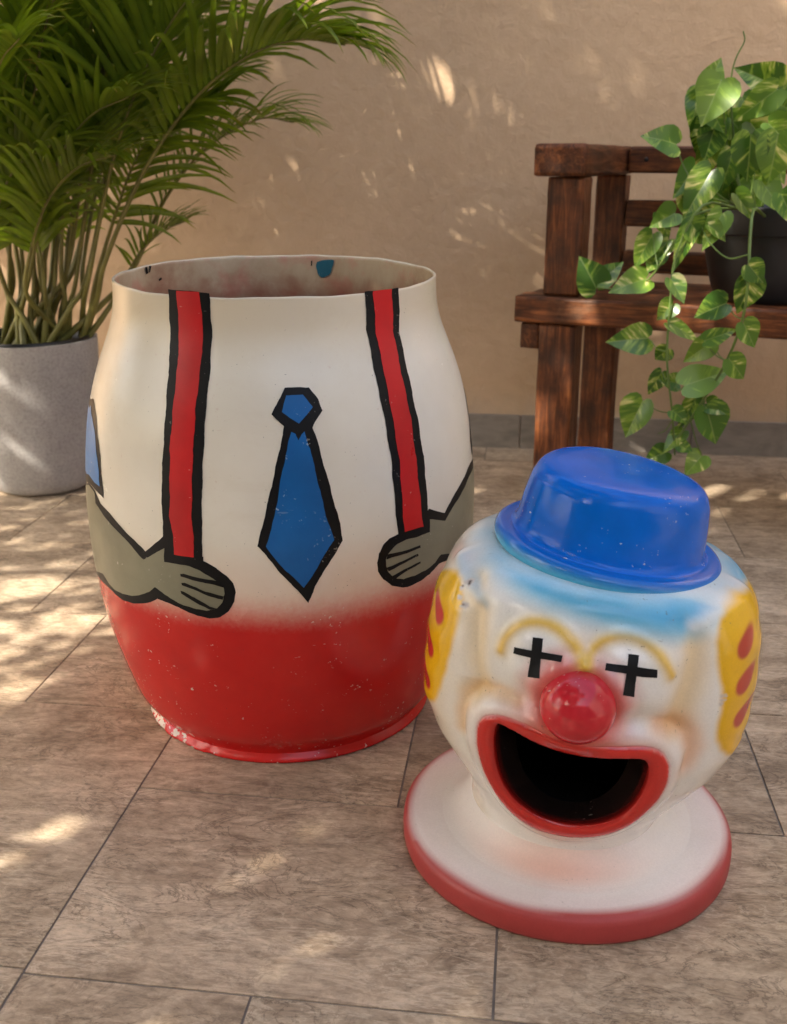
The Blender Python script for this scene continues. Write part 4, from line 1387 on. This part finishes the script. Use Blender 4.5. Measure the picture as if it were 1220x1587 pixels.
more += [
    [pl(40, 450, 2.56), pl(50, 380, 2.5), pl(75, 310, 2.44), pl(120, 260, 2.38), pl(180, 240, 2.32)],
    [pl(10, 450, 2.6), pl(-10, 380, 2.54), pl(0, 310, 2.48), pl(30, 255, 2.42), pl(80, 225, 2.36)],
    [pl(100, 450, 2.68), pl(105, 370, 2.70), pl(125, 290, 2.72), pl(160, 225, 2.74), pl(215, 190, 2.76)],
    [pl(70, 455, 2.6), pl(60, 380, 2.58), pl(35, 310, 2.56), pl(-5, 270, 2.54), pl(-60, 260, 2.52)],
]
for k in range(7):                                  # tall fronds rising above the picture
    x0 = -60 + 42 * k
    more.append([pl(x0 * 0.4 + 60, 420, 2.62), pl(x0 * 0.7 + 50, 160, 2.6 - 0.03 * (k % 3)), pl(x0 + 40, -160, 2.58 - 0.05 * (k % 3)), pl(x0 * 1.3 + 50, -420, 2.52 - 0.06 * (k % 3)), pl(x0 * 1.7 + 90, -600, 2.42 - 0.06 * (k % 3))])
for i, pts in enumerate(more):
    frond([Vector(q) for q in pts], 30, 0.34, 0.0185, False, 0.62, 0.2, seed=200 + i, dark=0.95, plane=Vector((random.uniform(-0.9, 0.9), random.uniform(-0.9, 0.9), 1.0)).normalized())

# ------------------------------------------------------------------ pothos in a black pot on the bench
PB = min((BM @ Vector((q / 200, 0.175, 0)) for q in range(60, 180)), key=lambda w: abs(PW / 2 + FPX * w.x / ((Vector((w.x, w.y, 0.6)) - CAMP).dot(FWD)) - 1192))
px_c = PB
PP = Vector((PB.x, PB.y, SEAT_Z - 0.003))
poth = empty('pothos_plant', Matrix.Translation(PP))
tag(poth, 'trailing golden pothos with variegated heart-shaped leaves in a black plastic pot on bench', 'pothos')
pr_ = smooth_prof([(0.0, 0.001), (0.085, 0.001), (0.105, 0.004), (0.118, 0.03), (0.132, 0.08), (0.143, 0.13), (0.147, 0.145)], 40)
V, F = lathe([tuple(q) for q in pr_], 72)
mk('pot', V, F, M['plastic'], poth)
rimp = [(0.147, 0.145), (0.1535, 0.146), (0.156, 0.150), (0.1575, 0.195), (0.159, 0.202), (0.157, 0.206), (0.152, 0.206), (0.149, 0.202), (0.146, 0.17)]
V, F = lathe(rimp, 72)
mk('pot_rim', V, F, M['plastic'], poth)
V, F = lathe([(0.147, 0.172), (0.10, 0.178), (0.05, 0.181), (0.0, 0.182)], 40)
mk('soil', V, F, M['soil'], poth)

def heart_leaf(base, tip, wpx_m, normal, fold=0.35, curl=0.25, seed=0):
    R = random.Random(seed)
    base, tip = Vector(base), Vector(tip)
    ax = tip - base
    L = ax.length
    ax.normalize()
    nm = (normal - ax * normal.dot(ax))
    if nm.length < 1e-4: nm = Vector((0, -1, 0)) - ax * (-ax.y)
    nm.normalize()
    sd = ax.cross(nm).normalized()
    # outline of half a heart: (along, half width), notch -> lobe -> tip
    OUT = [(0.02, 0.0), (-0.09, 0.20), (-0.12, 0.48), (-0.04, 0.78), (0.10, 0.96), (0.26, 1.0), (0.43, 0.90), (0.60, 0.69), (0.76, 0.44), (0.89, 0.19), (1.0, 0.0)]
    NS = 4
    V, F, C = [], [], []
    half = wpx_m / 2
    wv = R.uniform(0, 6)
    for sg in (-1, 1):
        b0 = len(V)
        for j, (al, wd) in enumerate(OUT):
            t = j / (len(OUT) - 1)
            m_al = 0.02 + 0.98 * t ** 1.15
            for i in range(NS + 1):
                q = i / NS
                along = (m_al * (1 - q) + al * q)
                w = wd * q
                bend = -curl * L * max(0, along) ** 2
                off = fold * half * w ** 1.25 + 0.035 * half * math.sin(along * 11 + wv + sg) * w
                V.append(base + ax * (along * L) + sd * (sg * w * half) + nm * (off + bend))
                C.append((0.5 + 0.5 * sg * w, min(1, max(0, 0.1 + 0.9 * along)), 0.5, 1))
        for j in range(len(OUT) - 1):
            for i in range(NS):
                a = b0 + j * (NS + 1) + i
                q = (a, a + 1, a + NS + 2, a + NS + 1)
                F.append(q if sg < 0 else q[::-1])
    return V, F, C

def wp(px, py, D): return at_dist(px, py, D) - PP
leaves = [  # base px, tip px, width px, distance
    (1118, 124, 1088, 194, 54, 2.22), (1092, 146, 1120, 87, 34, 2.32), (1084, 140, 1072, 200, 30, 2.34), (1207, 136, 1146, 104, 46, 2.26), (1205, 138, 1138, 188, 38, 2.22), (1049, 224, 1002, 206, 40, 2.24),
    (1078, 256, 1046, 306, 34, 2.30), (1103, 264, 1058, 340, 42, 2.17), (1164, 208, 1158, 284, 46, 2.14), (1206, 208, 1193, 288, 52, 2.12), (1092, 185, 1082, 250, 30, 2.32), (1047, 330, 1008, 350, 34, 2.24),
    (1079, 340, 1041, 418, 27, 2.16), (1012, 362, 983, 415, 32, 2.28), (925, 448, 900, 397, 46, 2.36), (926, 440, 967, 404, 30, 2.36), (1002, 432, 948, 448, 38, 2.28), (1163, 430, 1149, 490, 42, 2.02),
    (1126, 470, 1074, 490, 40, 2.06), (1005, 524, 945, 529, 42, 2.16), (1036, 500, 1088, 528, 22, 2.12), (1092, 528, 1143, 510, 24, 2.05), (1104, 530, 1058, 562, 32, 2.08), (1060, 598, 1134, 572, 46, 2.06), (1026, 576, 1004, 614, 24, 2.12),
    (1052, 594, 1022, 588, 26, 2.12), (997, 620, 968, 679, 46, 2.14), (1094, 630, 1113, 690, 52, 2.08), (1080, 615, 1051, 666, 28, 2.12), (1058, 668, 1029, 698, 24, 2.12), (1034, 700, 998, 714, 30, 2.12), (1088, 706, 1063, 735, 34, 2.1),
    (1190, 190, 1232, 230, 40, 2.2), (1215, 120, 1240, 175, 40, 2.28), (1150, 150, 1168, 205, 38, 2.36), (1122, 180, 1138, 240, 34, 2.34), (1175, 170, 1185, 235, 40, 2.36), (1100, 225, 1086, 285, 30, 2.34), (1135, 235, 1120, 300, 34, 2.28),
    (1180, 280, 1215, 330, 36, 2.15), (1120, 330, 1092, 385, 32, 2.14), (1020, 390, 1005, 420, 30, 2.3), (1062, 300, 1082, 350, 28, 2.3), (1140, 300, 1170, 340, 30, 2.2), (1210, 300, 1235, 350, 40, 2.1), (1108, 205, 1128, 262, 30, 2.36),
    (1098, 348, 1130, 372, 22, 2.12), (1165, 250, 1140, 305, 34, 2.3), (1195, 240, 1222, 285, 38, 2.26), (1075, 285, 1062, 325, 26, 2.3),
    (1040, 432, 1062, 470, 30, 2.1), (1036, 540, 1014, 560, 26, 2.13), (1152, 500, 1172, 540, 34, 2.02), (1130, 556, 1158, 590, 34, 2.03), (1042, 636, 1066, 655, 24, 2.1), (1044, 470, 1018, 496, 28, 2.13), (1095, 625, 1126, 640, 26, 2.09), (1160, 410, 1186, 440, 32, 2.0), (1070, 345, 1098, 380, 34, 2.14), (1052, 690, 1074, 700, 20, 2.1),
    (1020, 330, 1040, 372, 26, 2.3), (1036, 372, 1012, 408, 24, 2.28),
]
random.seed(33)
for k in range(26):
    x_ = random.uniform(1088, 1235); y_ = random.uniform(150, 300)
    an = random.uniform(-0.9, 0.9); ln = random.uniform(40, 66)
    leaves.append((x_, y_, x_ + ln * math.sin(an), y_ + ln * math.cos(an), ln * random.uniform(0.6, 0.8), random.uniform(2.26, 2.46)))
random.seed(21)
for i, (bx_, by_, tx, ty, w, D) in enumerate(leaves):
    b = wp(bx_, by_, D); dz = random.uniform(-0.035, 0.02)
    t_ = wp(tx, ty, D + dz)
    mpp = (D * math.cos(PITCH) + 0.12) / FPX
    nrm = Vector((random.uniform(-0.45, 0.25), -1.0, random.uniform(0.15, 0.75)))
    v, f, c = heart_leaf(b, t_, w * mpp * 1.2, nrm, random.uniform(0.2, 0.55), random.uniform(0.05, 0.3), i)
    mk('leaf', v, f, M['pothos'], poth, cols=c)
def vine(pts, r=0.0028, n=24):
    cv = crom([wp(*q) for q in pts], n)
    V, F = tube(cv, [r * (1 - 0.35 * k / (len(cv) - 1)) for k in range(len(cv))], 6)
    mk('stem', V, F, M['vine'], poth)
vine([(1185, 335, 2.2), (1168, 325, 2.08), (1162, 380, 2.03), (1160, 430, 2.01), (1151, 495, 2.02), (1126, 560, 2.05), (1090, 620, 2.09), (1058, 668, 2.11), (1036, 700, 2.11)], 0.0036)
vine([(1150, 325, 2.2), (1090, 318, 2.14), (1048, 395, 2.14), (1038, 480, 2.12), (1034, 560, 2.11), (1042, 640, 2.11), (1046, 705, 2.11)], 0.003)
vine([(1150, 322, 2.25), (1085, 330, 2.2), (1045, 375, 2.24), (1006, 432, 2.27), (960, 447, 2.33), (926, 446, 2.35)], 0.003)
vine([(1150, 322, 2.25), (1136, 200, 2.3), (1133, 130, 2.3), (1140, 92, 2.3), (1154, 64, 2.3), (1152, 48, 2.3)], 0.0022)
vine([(1150, 320, 2.25), (1090, 300, 2.22), (1062, 262, 2.24), (1048, 224, 2.24)], 0.002)
vine([(1180, 325, 2.22), (1196, 230, 2.26), (1205, 138, 2.24)], 0.0022)
vine([(1160, 325, 2.24), (1130, 240, 2.3), (1118, 124, 2.23)], 0.0022)
vine([(1160, 322, 2.24), (1170, 260, 2.22), (1164, 210, 2.15)], 0.002)
vine([(1180, 322, 2.22), (1200, 260, 2.18), (1206, 208, 2.13)], 0.002)
vine([(1150, 322, 2.24), (1112, 300, 2.2), (1103, 264, 2.18)], 0.002)
vine([(1160, 395, 2.02), (1128, 400, 2.05), (1100, 376, 2.1), (1085, 345, 2.15)], 0.002)
for (a, b) in (((1034, 545, 2.11), (1005, 524, 2.16)), ((1043, 650, 2.11), (1020, 672, 2.12)), ((1090, 620, 2.09), (1094, 630, 2.08)), ((1126, 560, 2.05), (1104, 530, 2.08)), ((1151, 495, 2.02), (1126, 470, 2.06)), ((1126, 560, 2.05), (1092, 528, 2.05)),
               ((1046, 600, 2.11), (1060, 598, 2.06)), ((1036, 585, 2.11), (1026, 576, 2.12)), ((1036, 510, 2.12), (1036, 500, 2.12)), ((1070, 650, 2.1), (1088, 706, 2.1)), ((1020, 415, 2.25), (1012, 362, 2.28)), ((1040, 640, 2.11), (997, 620, 2.14))):
    m_ = tuple((p_ + q_) / 2 for p_, q_ in zip(a, b))
    vine([a, (m_[0], m_[1] + 6, m_[2]), b], 0.0016, 8)

# ------------------------------------------------------------------ shade tree standing beside the camera, out of the picture
def canopy():
    root_p = Vector((-3.2, -1.5, 0))
    tr = empty('shade_tree', Matrix.Translation(root_p))
    tag(tr, 'broad leafy tree shading the tiled courtyard', 'tree')
    c0 = Vector((0.15, 1.7, 0.3)) + SUN_TO * 3.3 - root_p
    V, F = tube(crom([Vector((0, 0, 0)), Vector((0.05, 0.1, 0.9)), Vector((0.25, 0.3, 1.7)), c0 + Vector((-0.4, -0.4, 0.1))], 20), [0.15 - 0.004 * k for k in range(22)], 10)
    mk('trunk', V, F, M['bark'], tr)
    V, F = [], []
    for k in range(9):
        a = k * 0.7 + 0.3
        e = c0 + Vector((math.cos(a) * 1.7, math.sin(a) * 1.7, random.uniform(-0.2, 0.5)))
        v, f = tube(crom([Vector((0.25, 0.3, 1.7)), c0.lerp(e, 0.4) + Vector((0, 0, -0.15)), e], 10), [0.05 - 0.0035 * q for q in range(12)], 6)
        mk('limb', v, f, M['bark'], tr)
    r2 = np.random.default_rng(5)
    N = CAN_N
    u = SUN_TO
    e1 = u.cross(Vector((0, 0, 1))).normalized(); e2 = u.cross(e1).normalized()
    P = []
    V, F, C = [], [], []
    # clumps of leaves; sized so that the crown shades the seating corner
    clumps = [(r2.uniform(-2.3, 2.3), r2.uniform(-2.1, 2.1), r2.uniform(-0.5, 0.5)) for _ in range(210)]
    for i in range(N):
        cx, cy, cz = clumps[r2.integers(len(clumps))]
        x = cx + r2.normal(0, 0.22); y = cy + r2.normal(0, 0.22); z = cz + r2.normal(0, 0.16)
        p = c0 + e1 * x + e2 * y + u * z
        w_ = p + root_p
        sh = w_ - u * (w_.z / u.z)                 # where its shadow meets the floor
        if ((sh.x < -0.45 and sh.y < 2.1) or (sh.x < 0.05 and sh.y < 1.15)) and r2.random() < 0.7: continue      # foliage thinned to let sun dapples reach the floor
        hw = w_ - u * ((w_.y - (3.04 + 0.128 * 0)) / u.y)     # where it meets the wall
        if (-0.6 < hw.x < -0.05 or 0.12 < hw.x < 0.36) and 0.4 < hw.z < 1.0 and r2.random() < 0.6: continue  # foliage opened so that sun streaks fall on the wall
        d = Vector(r2.normal(0, 1, 3)); d.normalize()
        s = d.cross(Vector(r2.normal(0, 1, 3))); s.normalize()
        L = r2.uniform(0.09, 0.16); W = L * 0.42
        hh = w_ - u * ((w_.z - 0.40) / u.z)
        if (hh.x - 0.24) ** 2 + (hh.y - 1.12) ** 2 < 0.24 ** 2: L *= 1.9; W *= 1.9      # leaves enlarged to keep sun spots off the hat
        b = len(V)
        V += [p, p + d * L * 0.45 + s * W * 0.5, p + d * L, p + d * L * 0.45 - s * W * 0.5]
        F.append((b, b + 1, b + 2, b + 3))
        g = r2.uniform(0.5, 1)
        C += [(0.05 * g, 0.11 * g, 0.02 * g, 1)] * 4
    o = mk('crown', V, F, M['palm'], tr, cols=C, smooth=False)
    o['kind'] = 'stuff'
CAN_N = 46000
canopy()
